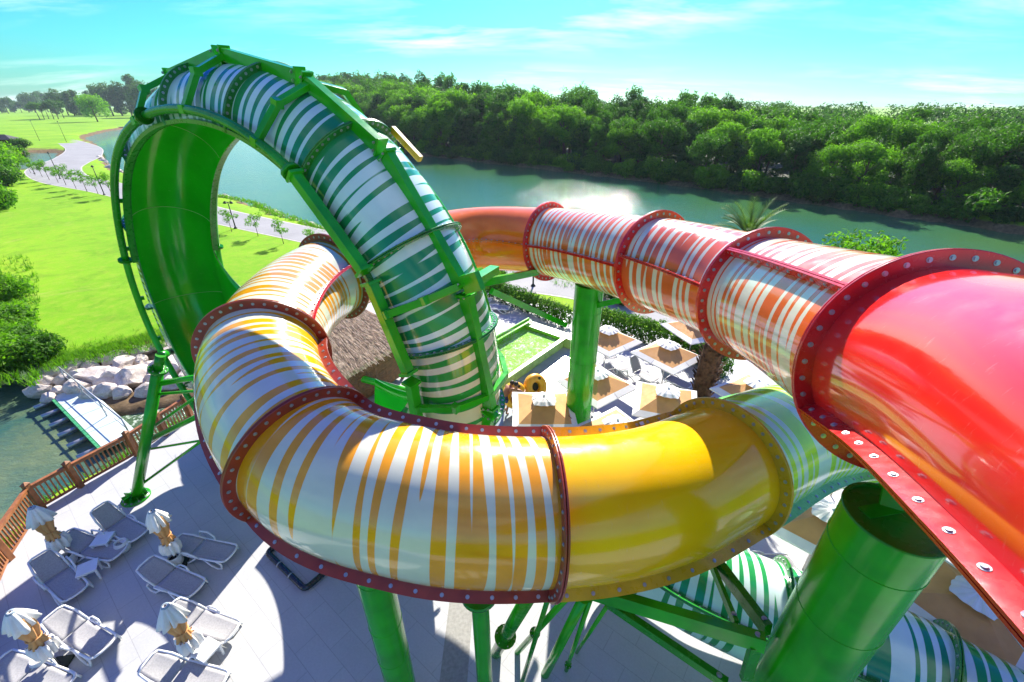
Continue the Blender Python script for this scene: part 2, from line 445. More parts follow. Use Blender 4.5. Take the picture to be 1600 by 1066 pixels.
# curved pipe rails on the left limb and the crown, straight box beams on the right limb
for sg,spans in ((-1,((22,102),(102,165),(165,215))),(1,((90,102),(102,165),(165,215),(215,290)))):
    for a,b in spans:
        mb=MB(); mb.tube([lp(t,sg*RAIL,RT+.18) for t in ljoint(a,b)],.072,14)
        for t in (a,b):
            p=lp(t,sg*RAIL,RT+.19); q=lp(t+.8,sg*RAIL,RT+.19); d=(q-p).normalized(); mb.cyl(p-d*.03,p+d*.03,.14,16)
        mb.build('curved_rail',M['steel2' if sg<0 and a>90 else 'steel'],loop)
spine_t=[160,181,203,223,249,274,300,330]
bx=[215,240,262,282,312,335]
for a,b in zip(bx,bx[1:]):
    mb=MB(); P=lp(a+1.3,-RAIL,RT+.19); Q=lp(b-1.3,-RAIL,RT+.19)
    mb.beam(P,Q,.15,.15,up=NN)
    for X,d in ((P,(Q-P).normalized()),(Q,(P-Q).normalized())): mb.beam(X-d*.03,X+d*.02,.22,.22,up=NN)
    mb.build('edge_beam',M['steel'],loop,bevel=.008)
for a,b in zip(spine_t,spine_t[1:]):
    P=lp(a+.8,SP,RT+.11); Q=lp(b-.8,SP,RT+.11); mb=MB()
    mb.beam(P,Q,.20,.14,up=NN)
    for X,d in ((P,(Q-P).normalized()),(Q,(P-Q).normalized())): mb.beam(X-d*.02,X+d*.02,.27,.19,up=NN)
    for sgn in (-1,1):
        for X,d in ((P,(Q-P).normalized()),(Q,(P-Q).normalized())):
            for off in (-.11,.11):
                bolt(mb,X+NN*sgn*.115+lframe(a)[3]*off*.5+d*.02,d,.014,.02)
    mb.build('spine_beam',[M['steel'],M['bolt']],loop,bevel=.006)
for t in [161,182,205,248,270,297,325]:
    mb=MB(); r1=RT+.12
    HK=[(-RAIL,RT+.19),(-45,r1),(SP,r1),(30,r1),(60,r1),(RAIL,RT+.19)]
    P=[lp(t,a,r) for a,r in HK]; no=lframe(t)[1]
    for a,b in zip(P,P[1:]): mb.beam(a,b,.09,.11,up=no)
    for a in P[:2]:
        mb.beam(a-no*.07,a+no*.06,.13,.13,up=NN)
    mb.build('hoop_frame',M['steel'],loop,bevel=.006)
for t in (34,52,72,88,106,124,143,172,193):
    for sg in ((-1,1) if t>88 else (-1,)):
        mb=MB(); mb.beam(lp(t,sg*RAIL,RT+.05),lp(t,sg*RAIL,RT+.19),.05,.09); mb.build('rail_bracket',M['steel2'],loop)
# far yellow-green plate and the clamp on the right limb
mb=MB(); mb.beam(lp(216,40,RT+.14),lp(224,40,RT+.14),.10,.08,up=NN); mb.build('side_beam',M['fl_yellow'],loop,bevel=.006)
mb=MB(); mb.beam(lp(248,-4,RT+.36),lp(248,30,RT+.33),.16,.12); mb.beam(lp(246.5,SP,RT+.36),lp(249.5,SP,RT+.36),.34,.1,up=NN); mb.build('clamp',M['steel'],loop,bevel=.006)
# ------------------------------------------------------------------ steelwork
def column(x,y,r,ztop,label,seams=(),cap=True,name='support_column',base=True,top_open=False):
    x*=K; y*=K; r*=K; ztop=H-(H-ztop)*K
    e=empty(name,(x,y,0)); tag(e,label,'column')
    zs=[0]+sorted(seams)+[ztop]
    mb=MB(); prof=[]
    for z in zs[1:-1]: prof.append(z)
    mb.lathe([(r,.02),(r,ztop)],40)
    for z in prof: mb.tube([Vector(((r+.001)*math.cos(a),(r+.001)*math.sin(a),z+.04*math.sin(a))) for a in [2*PI*k/40 for k in range(40)]],.007,6,closed=True)
    if not top_open: mb.add([(r*math.cos(2*PI*k/40),r*math.sin(2*PI*k/40),ztop) for k in range(40)],[tuple(range(40))])
    mb.build('shaft',M['steel'],e)
    if top_open:
        mb=MB(); mb.lathe([(r,ztop),(r+.012,ztop),(r+.012,ztop-.03)],40); mb.lathe([(r-.03,ztop),(r-.03,ztop-.35)],40)
        mb.lathe([(r,ztop+.001),(r-.03,ztop+.001)],40)
        mb.add([((r-.03)*math.cos(2*PI*k/40),(r-.03)*math.sin(2*PI*k/40),ztop-.03) for k in range(40)],[tuple(range(40))])
        mb.build('rim',M['steel2'],e)
    if base:
        mb=MB(); mb.lathe([(r,.03),(r*1.5+.08,.03),(r*1.5+.08,.0)],32)
        for k in range(12):
            a=2*PI*k/12; rr=r*1.25+.05; bolt(mb,Vector((rr*math.cos(a),rr*math.sin(a),.03)),Vector((0,0,1)),.025,.05)
            q=Matrix.Rotation(a+.26,3,'Z'); mb.box(q@Vector((r+.06,0,.12)),(.13,.015,.18),q)
        mb.build('base_plate',[M['steel2'],M['bolt']],e)
    return e
colA=column(3.17,2.45,.365,H-2.98,'very thick green column under the red tube',seams=(3,6.2,7.4),top_open=True)
# saddle bracket standing in the open top and the arms
mb=MB(); mb.beam((0.05,.12,H-4.12),(.16,.34,H-3.75),.22,.04); mb.beam((-.3,.07,H-4.18),(.4,.2,H-4.18),.16,.22); mb.beam((.02,.1,H-3.82),(.45,.4,H-3.7),.4,.04)
mb.build('saddle_bracket',M['steel'],colA)
def arm(parent,a,b,w,h,name='support_arm',mat='steel',bev=.008,plate=True):
    o=Vector(parent.location); mb=MB(); a=Vector(a)-o; b=Vector(b)-o; w*=K; h*=K; mb.beam(a,b,w,h)
    if plate:
        w*=1;d=(b-a).normalized()
        bolt(mb,a+d*.12+Vector((0,0,h/2)),Vector((0,0,1)),.025,.03); bolt(mb,a+d*.12-Vector((0,0,h/2)),Vector((0,0,-1)),.025,.03)
    return mb.build(name,[M[mat],M['bolt']],parent,bevel=bev)
def wpt(px,py,zc):
    zc*=K
    u=(px-800)/FPX; v=(py-533)/FPX
    return Vector((u*zc,zc*(math.cos(PITCH)-v*math.sin(PITCH)),H-zc*(math.sin(PITCH)+v*math.cos(PITCH))))
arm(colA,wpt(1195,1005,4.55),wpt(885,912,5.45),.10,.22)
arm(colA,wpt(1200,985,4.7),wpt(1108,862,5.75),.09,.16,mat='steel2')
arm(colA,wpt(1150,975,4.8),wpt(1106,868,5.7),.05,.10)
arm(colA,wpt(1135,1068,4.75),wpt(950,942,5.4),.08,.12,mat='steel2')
arm(colA,wpt(1180,1010,4.6),wpt(1165,1060,4.9),.07,.12,mat='steel2',plate=False)
colB=column(1.86,9.75,.35,H-3.75,'thick green column between the square parasols',seams=(4.1,6.0))
arm(colB,wpt(930,478,10.4),wpt(1003,461,9.2),.07,.13)
arm(colB,wpt(884,508,11.2),wpt(768,455,8.9),.09,.13)
arm(colB,wpt(845,424,11.2),wpt(752,442,8.8),.09,.16)
mb=MB(); o=colB.location
q=wpt(1003,478,9.1)-o; mb.beam(q+Vector((-.28,0,.18)),q+Vector((.3,.1,.02)),.3,.05); mb.beam(q+Vector((-.1,0,-.1)),q+Vector((.42,.1,-.15)),.32,.05); mb.beam(q+Vector((-.25,.05,.3)),q+Vector((.35,.1,.3)),.1,.1); mb.beam(q+Vector((0,0,-.15)),q+Vector((.05,0,.35)),.25,.04)
mb.build('saddle_bracket',M['steel'],colB,bevel=.005)
colC=column(-2.36/K,4.6/K,.30/K,H-5.0/1,'thick green column at the left beneath the golden striped bend',seams=(2.5,3.6,5.0))
colD=column(-.41,3.28,.115,H-5.36,'slim green post under the front seam of the ring')
mb=MB(); mb.lathe([(.156,H-7.6),(.32,H-7.38),(.32,H-7.28)],28); mb.add([(.32*math.cos(2*PI*k/28),.32*math.sin(2*PI*k/28),H-7.28) for k in range(28)],[tuple(range(28))]); mb.build('cap',M['steel2'],colD)
def strut(a,b,r,label,coup=None,mat='steel'):
    r*=K
    a=Vector(a);b=Vector(b); e=empty('brace_pipe',a); tag(e,label,'brace')
    mb=MB(); mb.cyl((0,0,0),b-a,r,16); mb.build('pipe',M[mat],e)
    if coup:
        mb=MB(); d=(b-a).normalized()
        for t in coup:
            p=(b-a)*t; mb.cyl(p-d*.02,p+d*.02,r*1.8,16); 
            x=d.orthogonal().normalized(); y=d.cross(x)
            for k in range(6):
                v=(x*math.cos(k*PI/3)+y*math.sin(k*PI/3))*r*1.45; mb.cyl(p+v-d*.05,p+v+d*.05,.012,6,1)
        mb.build('coupling',[M['steel2'],M['bolt']],e)
    return e
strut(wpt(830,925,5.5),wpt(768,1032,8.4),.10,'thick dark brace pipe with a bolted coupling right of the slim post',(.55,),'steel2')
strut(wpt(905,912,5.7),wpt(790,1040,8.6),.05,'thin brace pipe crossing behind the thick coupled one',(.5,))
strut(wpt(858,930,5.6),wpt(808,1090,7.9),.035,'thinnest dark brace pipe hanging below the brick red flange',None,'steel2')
strut(wpt(912,935,5.9),wpt(836,1085,8.3),.075,'bright green brace pipe below the plain yellow section',None)
strut(wpt(922,938,5.9),wpt(872,1085,8.6),.035,'thin upright brace pipe beside the bright green one',(.6,))
strut(wpt(948,948,6.0),wpt(884,1045,9.0),.03,'thin slanting brace pipe nearest the support arm',None)
# the leaning leg at the left, with its side braces
bx_,by_=at(213,778); bse=Vector((bx_,by_,0)); 
tp=wpt(247,578,9.6)
leg=empty('support_column',bse); tag(leg,'leaning green leg standing on the deck beside the wooden fence','column')
mb=MB(); d=(tp-bse); mb.cyl((0,0,.02),d,.16,28); mb.build('shaft',M['steel'],leg)
dn_=d.normalized()
mb=MB(); mb.cyl(d-dn_*.04,d+dn_*.04,.25,24); 
for k in range(8):
    x=dn_.orthogonal().normalized(); y=dn_.cross(x); v=(x*math.cos(k*PI/4)+y*math.sin(k*PI/4))*.21; mb.cyl(d+v-dn_*.07,d+v+dn_*.07,.016,6,1)
mb.cyl(d,d+dn_*.55,.13,20); mb.cyl(d+dn_*.5,S3(lp(66,-RAIL,RT+.05))-bse,.13,20); mb.build('coupling',[M['steel2'],M['bolt']],leg)
mb=MB(); mb.lathe([(.16,.04),(.42,.04),(.42,0)],32)
for k in range(10):
    a=2*PI*k/10; bolt(mb,Vector((.33*math.cos(a),.33*math.sin(a),.04)),Vector((0,0,1)),.025,.05)
    q=Matrix.Rotation(a,3,'Z'); mb.box(q@Vector((.24,0,.13)),(.2,.014,.2),q)
mb.build('base_plate',[M['steel2'],M['bolt']],leg)
for a,b,r in (((238,668,10.4),(300,625,10.2),.05),((233,688,10.6),(300,655,10.4),.09),((228,703,10.7),(305,690,10.5),.04),((221,757,11.0),(303,698,10.3),.045),((247,600,9.75),(292,592,9.7),.09),((245,616,9.85),(296,612,9.7),.045)):
    A=wpt(*a)-bse; B=wpt(*b)-bse; B=A+(B-A)*2.2
    mb=MB(); mb.cyl(A,B,r,14); mb.build('side_brace',M['steel'],leg)
# more legs of the loop, behind the ring
for (a,b,lab) in ((lp(200,112,RT+.3),(2.2,13.6,0),None),):
    pass
for b3,t3,lab in (((-4.0,16.6,0),S3(lp(60,60,RT+.2)),'inclined leg behind the ring on the far side of the loop'),):
    strut(b3,t3,.12,lab)
for e in (slide,lower,loop):      # the slides were modelled in units of K metres
    o=Vector(e.location)
    for ch in e.children: ch.data.transform(Matrix.Translation(Vector((0,0,H*(1-K)))-o)@Matrix.Scale(K,4))
# ------------------------------------------------------------------ world, sun, camera
w=bpy.data.worlds.new('World'); sc.world=w; w.use_nodes=True; nt=w.node_tree
bg=nt.nodes['Background']
SUN_EL=32.5; SUN_AZ=9
sky=nd(nt,'ShaderNodeTexSky'); sky.sky_type='NISHITA'; sky.sun_disc=False
sky.sun_elevation=R(SUN_EL); sky.sun_rotation=R(SUN_AZ); sky.air_density=1.0; sky.dust_density=.6; sky.ozone_density=1.2
tc=nd(nt,'ShaderNodeTexCoord'); sp=nd(nt,'ShaderNodeSeparateXYZ'); L(nt,tc.outputs['Generated'],sp.inputs[0])
el=sp.outputs[2]
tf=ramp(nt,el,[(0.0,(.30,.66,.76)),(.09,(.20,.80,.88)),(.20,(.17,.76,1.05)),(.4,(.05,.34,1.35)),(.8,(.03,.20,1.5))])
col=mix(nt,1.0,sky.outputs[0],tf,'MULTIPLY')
# thin streaks of cloud, flattened towards the horizon
dv=math_(nt,'ADD',math_(nt,'MAXIMUM',el,0.0),.12)
cx=math_(nt,'DIVIDE',sp.outputs[0],dv); cy=math_(nt,'DIVIDE',sp.outputs[1],dv)
cb=nd(nt,'ShaderNodeCombineXYZ'); L(nt,math_(nt,'MULTIPLY',cx,.8),cb.inputs[0]); L(nt,math_(nt,'MULTIPLY',cy,1.7),cb.inputs[1])
n1=noisen(nt,cb.outputs[0],.9,8,.62,.3); n2=noisen(nt,cb.outputs[0],.25,2,.5)
cf=math_(nt,'MULTIPLY',ramp(nt,n1,[(.46,0),(.70,1)]),ramp(nt,n2,[(.42,0),(.58,1)]))
cf=math_(nt,'MULTIPLY',cf,.75)
col=mix(nt,cf,col,(9.5,11.0,10.5))
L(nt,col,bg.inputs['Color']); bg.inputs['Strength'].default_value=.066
sun=bpy.data.lights.new('sun','SUN'); sun.energy=5.0; sun.angle=R(.53); sun.color=(1,.94,.82)
so=bpy.data.objects.new('sun',sun); C.objects.link(so)
sd=Vector((math.sin(R(SUN_AZ))*math.cos(R(SUN_EL)),math.cos(R(SUN_AZ))*math.cos(R(SUN_EL)),math.sin(R(SUN_EL))))
so.rotation_euler=sd.to_track_quat('Z','Y').to_euler(); so.location=sd*60
cam=bpy.data.cameras.new('camera'); co=bpy.data.objects.new('camera',cam); C.objects.link(co)
cam.sensor_width=36; cam.lens=36*FPX/1600; cam.clip_start=.05; cam.clip_end=6000
co.location=(0,0,H); co.rotation_euler=(PI/2-PITCH,0,0); sc.camera=co
sc.view_settings.view_transform='Standard'; sc.view_settings.look='None'; sc.view_settings.exposure=1.3; sc.view_settings.gamma=1
#SETTING
# ------------------------------------------------------------------ setting materials
import numpy as np
def ground_mat():
    m,nt,b=newmat('grass and soil'); v=coords(nt)
    g1=noisen(nt,v,.05,4,.6); g2=noisen(nt,v,1.6,6,.7); g3=noisen(nt,v,14,4,.7)
    c=ramp(nt,g1,[(.32,(.13,.33,.005)),(.5,(.19,.42,.006)),(.68,(.28,.48,.010))])
    c=mix(nt,math_(nt,'MULTIPLY',ramp(nt,g2,[(.45,0),(.7,1)]),.6),c,(.34,.40,.04))
    c=mix(nt,math_(nt,'MULTIPLY',ramp(nt,noisen(nt,v,.35,6,.7,1.0),[(.5,0),(.68,1)]),.55),c,(.10,.26,.006))
    c=mix(nt,math_(nt,'MULTIPLY',ramp(nt,noisen(nt,v,.12,5,.6,2.0),[(.60,0),(.70,1)]),.45),c,(.42,.42,.10))
    c=mix(nt,math_(nt,'MULTIPLY',ramp(nt,g3,[(.4,0),(.75,1)]),.35),c,(.05,.14,.006))
    geo=nd(nt,'ShaderNodeNewGeometry'); sp=nd(nt,'ShaderNodeSeparateXYZ'); L(nt,geo.outputs['Position'],sp.inputs[0])
    zz=math_(nt,'ADD',sp.outputs[2],math_(nt,'MULTIPLY',math_(nt,'SUBTRACT',g2,.5),.5))
    soil=ramp(nt,noisen(nt,v,2.2,6,.7),[(.3,(.07,.05,.025)),(.6,(.20,.135,.07)),(.8,(.30,.25,.15))])
    mr=nd(nt,'ShaderNodeMapRange'); L(nt,zz,mr.inputs[0]); mr.inputs[1].default_value=-.42; mr.inputs[2].default_value=-.20
    c=mix(nt,mr.outputs[0],soil,c)
    L(nt,c,b.inputs['Base Color']); b.inputs['Roughness'].default_value=.9; b.inputs['Specular IOR Level'].default_value=.15
    bump(nt,b,g3,.6,.06); return m
def water_mat(name,deep,scale,bs,rough=.05,foam=0.0,shallow=None,patch=.035):
    m,nt,b=newmat(name); v=coords(nt,'Object',(1,1.9,1))
    n1=noisen(nt,v,scale,5,.65,.4); n2=noisen(nt,v,scale*.16,3,.5); n3=noisen(nt,coords(nt),patch,5,.6)
    h=math_(nt,'ADD',n1,math_(nt,'MULTIPLY',n2,.9))
    lo=shallow or [c*1.5 for c in deep]
    c=ramp(nt,n3,[(.35,deep),(.65,lo)])
    if foam:
        c=mix(nt,math_(nt,'MULTIPLY',ramp(nt,noisen(nt,coords(nt),foam,6,.75,1.2),[(.52,0),(.6,1)]),.85),c,(.75,.85,.7))
    L(nt,c,b.inputs['Base Color']); b.inputs['Roughness'].default_value=rough; b.inputs['IOR'].default_value=1.33
    b.inputs['Specular IOR Level'].default_value=.75
    bump(nt,b,h,bs,.20); return m
def paving_mat():
    m,nt,b=newmat('pale paving'); tc=nd(nt,'ShaderNodeTexCoord'); mp=nd(nt,'ShaderNodeMapping'); mp.inputs['Rotation'].default_value=(0,0,R(38))
    L(nt,tc.outputs['Object'],mp.inputs[0]); v=mp.outputs[0]
    br=nd(nt,'ShaderNodeTexBrick'); L(nt,v,br.inputs['Vector']); br.offset=.5
    br.inputs['Scale'].default_value=1; br.inputs['Brick Width'].default_value=1.2; br.inputs['Row Height'].default_value=.6; br.inputs['Mortar Size'].default_value=.009; br.inputs['Mortar Smooth'].default_value=.1
    br.inputs['Color1'].default_value=(.47,.48,.49,1); br.inputs['Color2'].default_value=(.42,.43,.445,1); br.inputs['Mortar'].default_value=(.20,.20,.205,1); br.inputs['Bias'].default_value=0
    st=noisen(nt,v,.5,6,.65); fine=noisen(nt,v,18,4,.7)
    c=mix(nt,.5,br.outputs['Color'],ramp(nt,st,[(.3,(.37,.375,.38)),(.7,(.54,.545,.55))]))
    c=mix(nt,.22,c,ramp(nt,fine,[(.3,(.30,.30,.31)),(.7,(.58,.58,.58))]))
    L(nt,c,b.inputs['Base Color']); L(nt,ramp(nt,st,[(.3,.45),(.7,.75)]),b.inputs['Roughness']); b.inputs['Specular IOR Level'].default_value=.3
    bump(nt,b,br.outputs['Fac'],-.25,.01); return m
def asphalt_mat():
    m,nt,b=newmat('worn pale asphalt'); v=coords(nt); a=noisen(nt,v,.25,5,.6); f=noisen(nt,v,22,4,.7)
    c=mix(nt,.35,ramp(nt,a,[(.3,(.22,.22,.22)),(.7,(.34,.335,.33))]),ramp(nt,f,[(.3,(.14,.14,.14)),(.7,(.44,.43,.42))]))
    L(nt,c,b.inputs['Base Color']); b.inputs['Roughness'].default_value=.85; bump(nt,b,f,.4,.01); return m
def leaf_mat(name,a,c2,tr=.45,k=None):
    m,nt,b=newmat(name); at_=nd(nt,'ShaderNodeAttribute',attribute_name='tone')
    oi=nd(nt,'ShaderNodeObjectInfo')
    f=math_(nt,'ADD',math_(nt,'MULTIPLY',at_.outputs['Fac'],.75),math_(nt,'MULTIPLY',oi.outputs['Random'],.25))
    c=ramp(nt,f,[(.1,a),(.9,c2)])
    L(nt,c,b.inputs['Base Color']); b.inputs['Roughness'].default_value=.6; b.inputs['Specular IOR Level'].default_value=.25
    t=nd(nt,'ShaderNodeBsdfTranslucent'); L(nt,mix(nt,1,c,k or (1.25,1.5,.55),'MULTIPLY'),t.inputs['Color'])
    ms=nd(nt,'ShaderNodeMixShader'); ms.inputs[0].default_value=tr; L(nt,b.outputs[0],ms.inputs[1]); L(nt,t.outputs[0],ms.inputs[2])
    L(nt,ms.outputs[0],nt.nodes['Material Output'].inputs['Surface']); return m
M['ground']=ground_mat(); M['paving']=paving_mat(); M['asphalt']=asphalt_mat()
M['river']=water_mat('river water',(.035,.15,.085),2.6,.30,.03,shallow=(.065,.175,.05))
M['pond']=water_mat('pond water',(.03,.10,.08),2.5,.35,.04,shallow=(.17,.20,.08),patch=.22)
M['brook']=water_mat('running water',(.06,.11,.05),4,.8,.05,foam=3.0)
M['pool']=water_mat('bubbling pool water',(.28,.72,.08),6,.8,.08,foam=3.2,shallow=(.45,.85,.15))
M['leaf']=leaf_mat('dark leaf',(.018,.065,.007),(.095,.24,.014),.4)
M['leaf2']=leaf_mat('bright leaf',(.045,.15,.008),(.18,.37,.018),.5)
M['leaf3']=leaf_mat('blue green leaf',(.016,.052,.014),(.065,.16,.022),.35)
M['palm']=leaf_mat('palm leaf',(.05,.12,.02),(.16,.24,.06),.3)
M['bark']=plain('bark',(.09,.06,.04),.9,.4,6,bmp=.5)
M['palmbark']=plain('palm bark',(.10,.045,.018),.85,.6,9,bmp=.5)
M['wood']=plain('stained wood',(.28,.10,.03),.5,.35,5,bmp=.2)
M['rock']=None
def rock_mat():
    m,nt,b=newmat('quarried limestone'); v=coords(nt); a=noisen(nt,v,1.3,8,.65,.3); f=noisen(nt,v,9,6,.7)
    c=ramp(nt,a,[(.3,(.36,.24,.16)),(.42,(.56,.47,.38)),(.62,(.70,.64,.57)),(.8,(.52,.50,.47))])
    c=mix(nt,.3,c,ramp(nt,f,[(.35,(.16,.11,.08)),(.65,(.65,.6,.54))]))
    L(nt,c,b.inputs['Base Color']); b.inputs['Roughness'].default_value=.85; bump(nt,b,f,.6,.05); return m
M['rock']=rock_mat()
M['white']=plain('white plastic',(.78,.79,.80),.35,.05,3)
M['sling']=plain('taupe sling fabric',(.36,.355,.36),.75,.15,30)
M['canvas_w']=plain('white canvas',(.78,.77,.75),.8,.06,3)
M['canvas_t']=plain('tan canvas',(.64,.33,.12),.8,.08,3)
M['alu']=plain('grey aluminium',(.42,.43,.44),.35,.1,8,metal=.6)
M['black']=plain('black plastic pipe',(.015,.017,.022),.25,.2,5,coat=.3)
M['wicker']=plain('white ceramic',(.75,.75,.73),.4,.05,3)
# ------------------------------------------------------------------ terrain, water
RIVER=[(78,-14),(45,7),(20,21.5),(5.9,31.0),(-5.8,38.9),(-19.9,48.2),(-24.2,51.9),(-30.9,57.9),(-36.6,64),(-44.9,69.6),(-60,82),(-87.7,101.6),(-117,133),(-140,160),(-194,216),(-228,268),(-248,309),(-262,345),(-215,400),(-150,330),(-100,262),(-65,202.6),(-31,143.1),(14,101.6),(34,81),(49,62.1),(59,50.3),(76,33),(110,0)]
ROCKB=[at(*q) for q in [(30,592),(62,572),(110,558),(150,545),(200,530),(250,519),(310,512),(345,560),(345,625),(290,632),(230,625),(160,632),(90,625)]]
POND=[(-75,26),(-45,25),(-32,23),(-27,21.2),(-24,19.0),(-21.5,17.6),(-19,16.6),(-16.8,17.3),(-14.4,18.6),(-13.4,17.6),(-14.4,15.2),(-15.6,13.2),(-16.9,11.3),(-17.0,9.6),(-16.4,7.8),(-15.2,5.8),(-13.6,2),(-16,-4),(-40,-14),(-80,-8)]
FARP=[(-143,135),(-156,155),(-139,145),(-124,130),(-115,116),(-106,99),(-113,104),(-128,118)]
def sdist(X,Y,poly):
    d=np.full(X.shape,1e9); ins=np.zeros(X.shape,bool); n=len(poly)
    for i in range(n):
        ax,ay=poly[i]; bx2,by2=poly[(i+1)%n]; dx,dy=bx2-ax,by2-ay
        t=np.clip(((X-ax)*dx+(Y-ay)*dy)/(dx*dx+dy*dy),0,1)
        d=np.minimum(d,np.hypot(X-ax-t*dx,Y-ay-t*dy))
        cnd=((ay>Y)!=(by2>Y))&(X<(bx2-ax)*(Y-ay)/((by2-ay) if by2!=ay else 1e-9)+ax); ins^=cnd
    return np.where(ins,-d,d)
def axis(segs):
    out=[segs[0][0]]
    for a,b,st in segs:
        n=max(1,int(round((b-a)/st))); out+=[a+(b-a)*(i+1)/n for i in range(n)]
    return np.array(out)
ax_=axis([(-3500,-600,180),(-600,-280,12),(-280,-120,4),(-120,-32,1.6),(-32,24,.45),(24,120,2),(120,600,24),(600,3500,200)])
ay_=axis([(-300,-20,20),(-20,3,1.5),(3,34,.45),(34,130,1.5),(130,420,4.5),(420,800,30),(800,5200,200)])
X,Y=np.meshgrid(ax_,ay_)
wob=.5*np.sin(X*.9+1.3*np.sin(Y*.7))+.35*np.sin(Y*1.3+X*.4)
sc1=np.clip((np.abs(X)+np.abs(Y))/60,.25,2.0)
Z=np.full(X.shape,-.08)
for poly,depth,wd in ((RIVER,2.8,2.4),(POND,2.3,1.5),(FARP,2.0,3.0),(ROCKB,.72,.8)):
    d=sdist(X,Y,poly)+wob*.5*sc1*(1 if poly is not POND else .5)
    t=np.clip((wd*.6-d)/(wd*1.6),0,1); t=t*t*(3-2*t); Z=np.minimum(Z,-.08-depth*t)
far=np.clip((Y-150)/500,0,1)*np.clip((-X-60)/200,0,1); Z+=far*1.6*np.abs(np.sin(X*.011+1)*np.sin(Y*.009))*(Z>-.2)
nx,ny=len(ax_),len(ay_)
verts=np.stack([X.ravel(),Y.ravel(),Z.ravel()],1)
faces=[(j*nx+i,j*nx+i+1,(j+1)*nx+i+1,(j+1)*nx+i) for j in range(ny-1) for i in range(nx-1)]
me=bpy.data.meshes.new('ground'); me.from_pydata(verts.tolist(),[],faces); me.polygons.foreach_set('use_smooth',[True]*len(faces))
g=link('ground',me,[M['ground']]); g['kind']='structure'
def sheet(name,poly,z,mat,kind='structure'):
    me=bpy.data.meshes.new(name); bm=bmesh.new(); vs=[bm.verts.new((x,y,z)) for x,y in poly]; f=bm.faces.new(vs)
    if f.normal.z<0: f.normal_flip()
    bmesh.ops.triangulate(bm,faces=[f]); bm.to_mesh(me); bm.free(); o=link(name,me,[mat]); o['kind']=kind; return o
def grow(poly,k):
    cx=sum(p[0] for p in poly)/len(poly); cy=sum(p[1] for p in poly)/len(poly); return poly
rv=[(130,-40),(78,-22),(44,3),(19,17.5),(4,27.5),(-8,35.5),(-22,44),(-36,57),(-48,65),(-62,77),(-92,97),(-122,128),(-146,155),(-200,212),(-236,266),(-270,350),(-215,415),(-140,335),(-92,265),(-55,205),(-22,148),(20,106),(40,86),(56,66),(66,56),(90,38),(160,10)]
sheet('river_water',rv,-1.15,M['river'])
sheet('pond_water',[(-78,30),(-45,29),(-30,26.5),(-22,21.5),(-19,19.5),(-14.6,19.8),(-14.6,15.4),(-15.4,13),(-16.0,11.2),(-16.2,9.8),(-15.4,7.5),(-14.3,5.2),(-13,2),(-12,-6),(-40,-18),(-84,-12)],-1.05,M['pond'])
sheet('far_pond_water',[(-140,130),(-160,156),(-137,150),(-120,130),(-110,114),(-102,97),(-110,98),(-126,112)],-1.0,M['river'])
sheet('brook_water',[(-19.2,16.9),(-16.8,17.8),(-14.6,19.2),(-14.2,17.4),(-14.7,15.6),(-15.9,14.0),(-17.4,14.9)],-1.02,M['brook'])
DECK=[(-11.8,-12),(-12.0,0),(-13.0,4.0),(-14.3,6.75),(-15.3,8.3),(-16.08,10.1),(-15.6,11.35),(-14.8,12.9),(-14.2,15.0),(-13.2,16.6),(-12.8,20),(-14,26),(-9,33.6),(-4,31.2),(3.6,26.3),(9.5,22.8),(16,18.3),(26,9),(26,-12)]
sheet('paving_strip',[(-1.06,10.5),(-1.72,10.5),(-1.72,1.0),(-1.06,1.0)],.004,plain('grey fine paving',(.30,.295,.27),.8,.15,12))
mb=MB(); n=len(DECK)
mb.add([(x,y,0) for x,y in DECK]+[(x,y,-1.7) for x,y in DECK],[tuple(range(n))]+[(i,(i+1)%n,n+(i+1)%n,n+i) for i in range(n)])
dk=mb.build('pool_deck',M['paving']); dk['kind']='structure'
bm=bmesh.new(); bm.from_mesh(dk.data); bmesh.ops.triangulate(bm,faces=[f for f in bm.faces if len(f.verts)>4]); bmesh.ops.recalc_face_normals(bm,faces=bm.faces[:]); bm.to_mesh(dk.data); bm.free()
def strip(name,pts,w,z,mat,wf=None):
    P,par=cr_points([(x,y,0) for x,y in pts],10); vs=[];fs=[]
    for i,p in enumerate(P):
        t=(P[min(i+1,len(P)-1)]-P[max(0,i-1)]).normalized(); s_=Vector((-t.y,t.x,0)); ww=w if wf is None else wf(par[i])
        vs+=[(p.x+s_.x*ww/2,p.y+s_.y*ww/2,z),(p.x-s_.x*ww/2,p.y-s_.y*ww/2,z)]
    for i in range(len(P)-1): fs.append((2*i+1,2*i+3,2*i+2,2*i))
    mb=MB(); mb.add(vs,fs); o=mb.build(name,mat); o['kind']='structure'; return o
RD=[at(*q) for q in [(5,222),(40,217.5),(90,218),(128,230),(124,244),(97,256),(84,266),(104,280),(180,295),(260,315),(350,338),(500,370),(620,397),(760,429)]]+[(5.2,30.2),(9.5,26.9),(17,21.7),(28,13),(45,-2)]
wd=[7,7,7,8,9,9,8.5,7,6,5,4.6,4,3.8,3.6,3.6,3.6,3.6,3.6,3.6]
def wfun(p):
    i=int(min(p,len(wd)-2)); return wd[i]*(1-(p-i))+wd[i+1]*(p-i)
strip('road_verge',RD,1,-.065,plain('pale concrete kerb',(.46,.43,.38),.85,.15,2),lambda p:wfun(p)+.5)
strip('road',RD,1,-.055,M['asphalt'],wfun)
strip('track',[at(*q) for q in [(78,217.5),(92,211),(130,203),(170,199),(215,196)]],5,-.06,M['asphalt'])
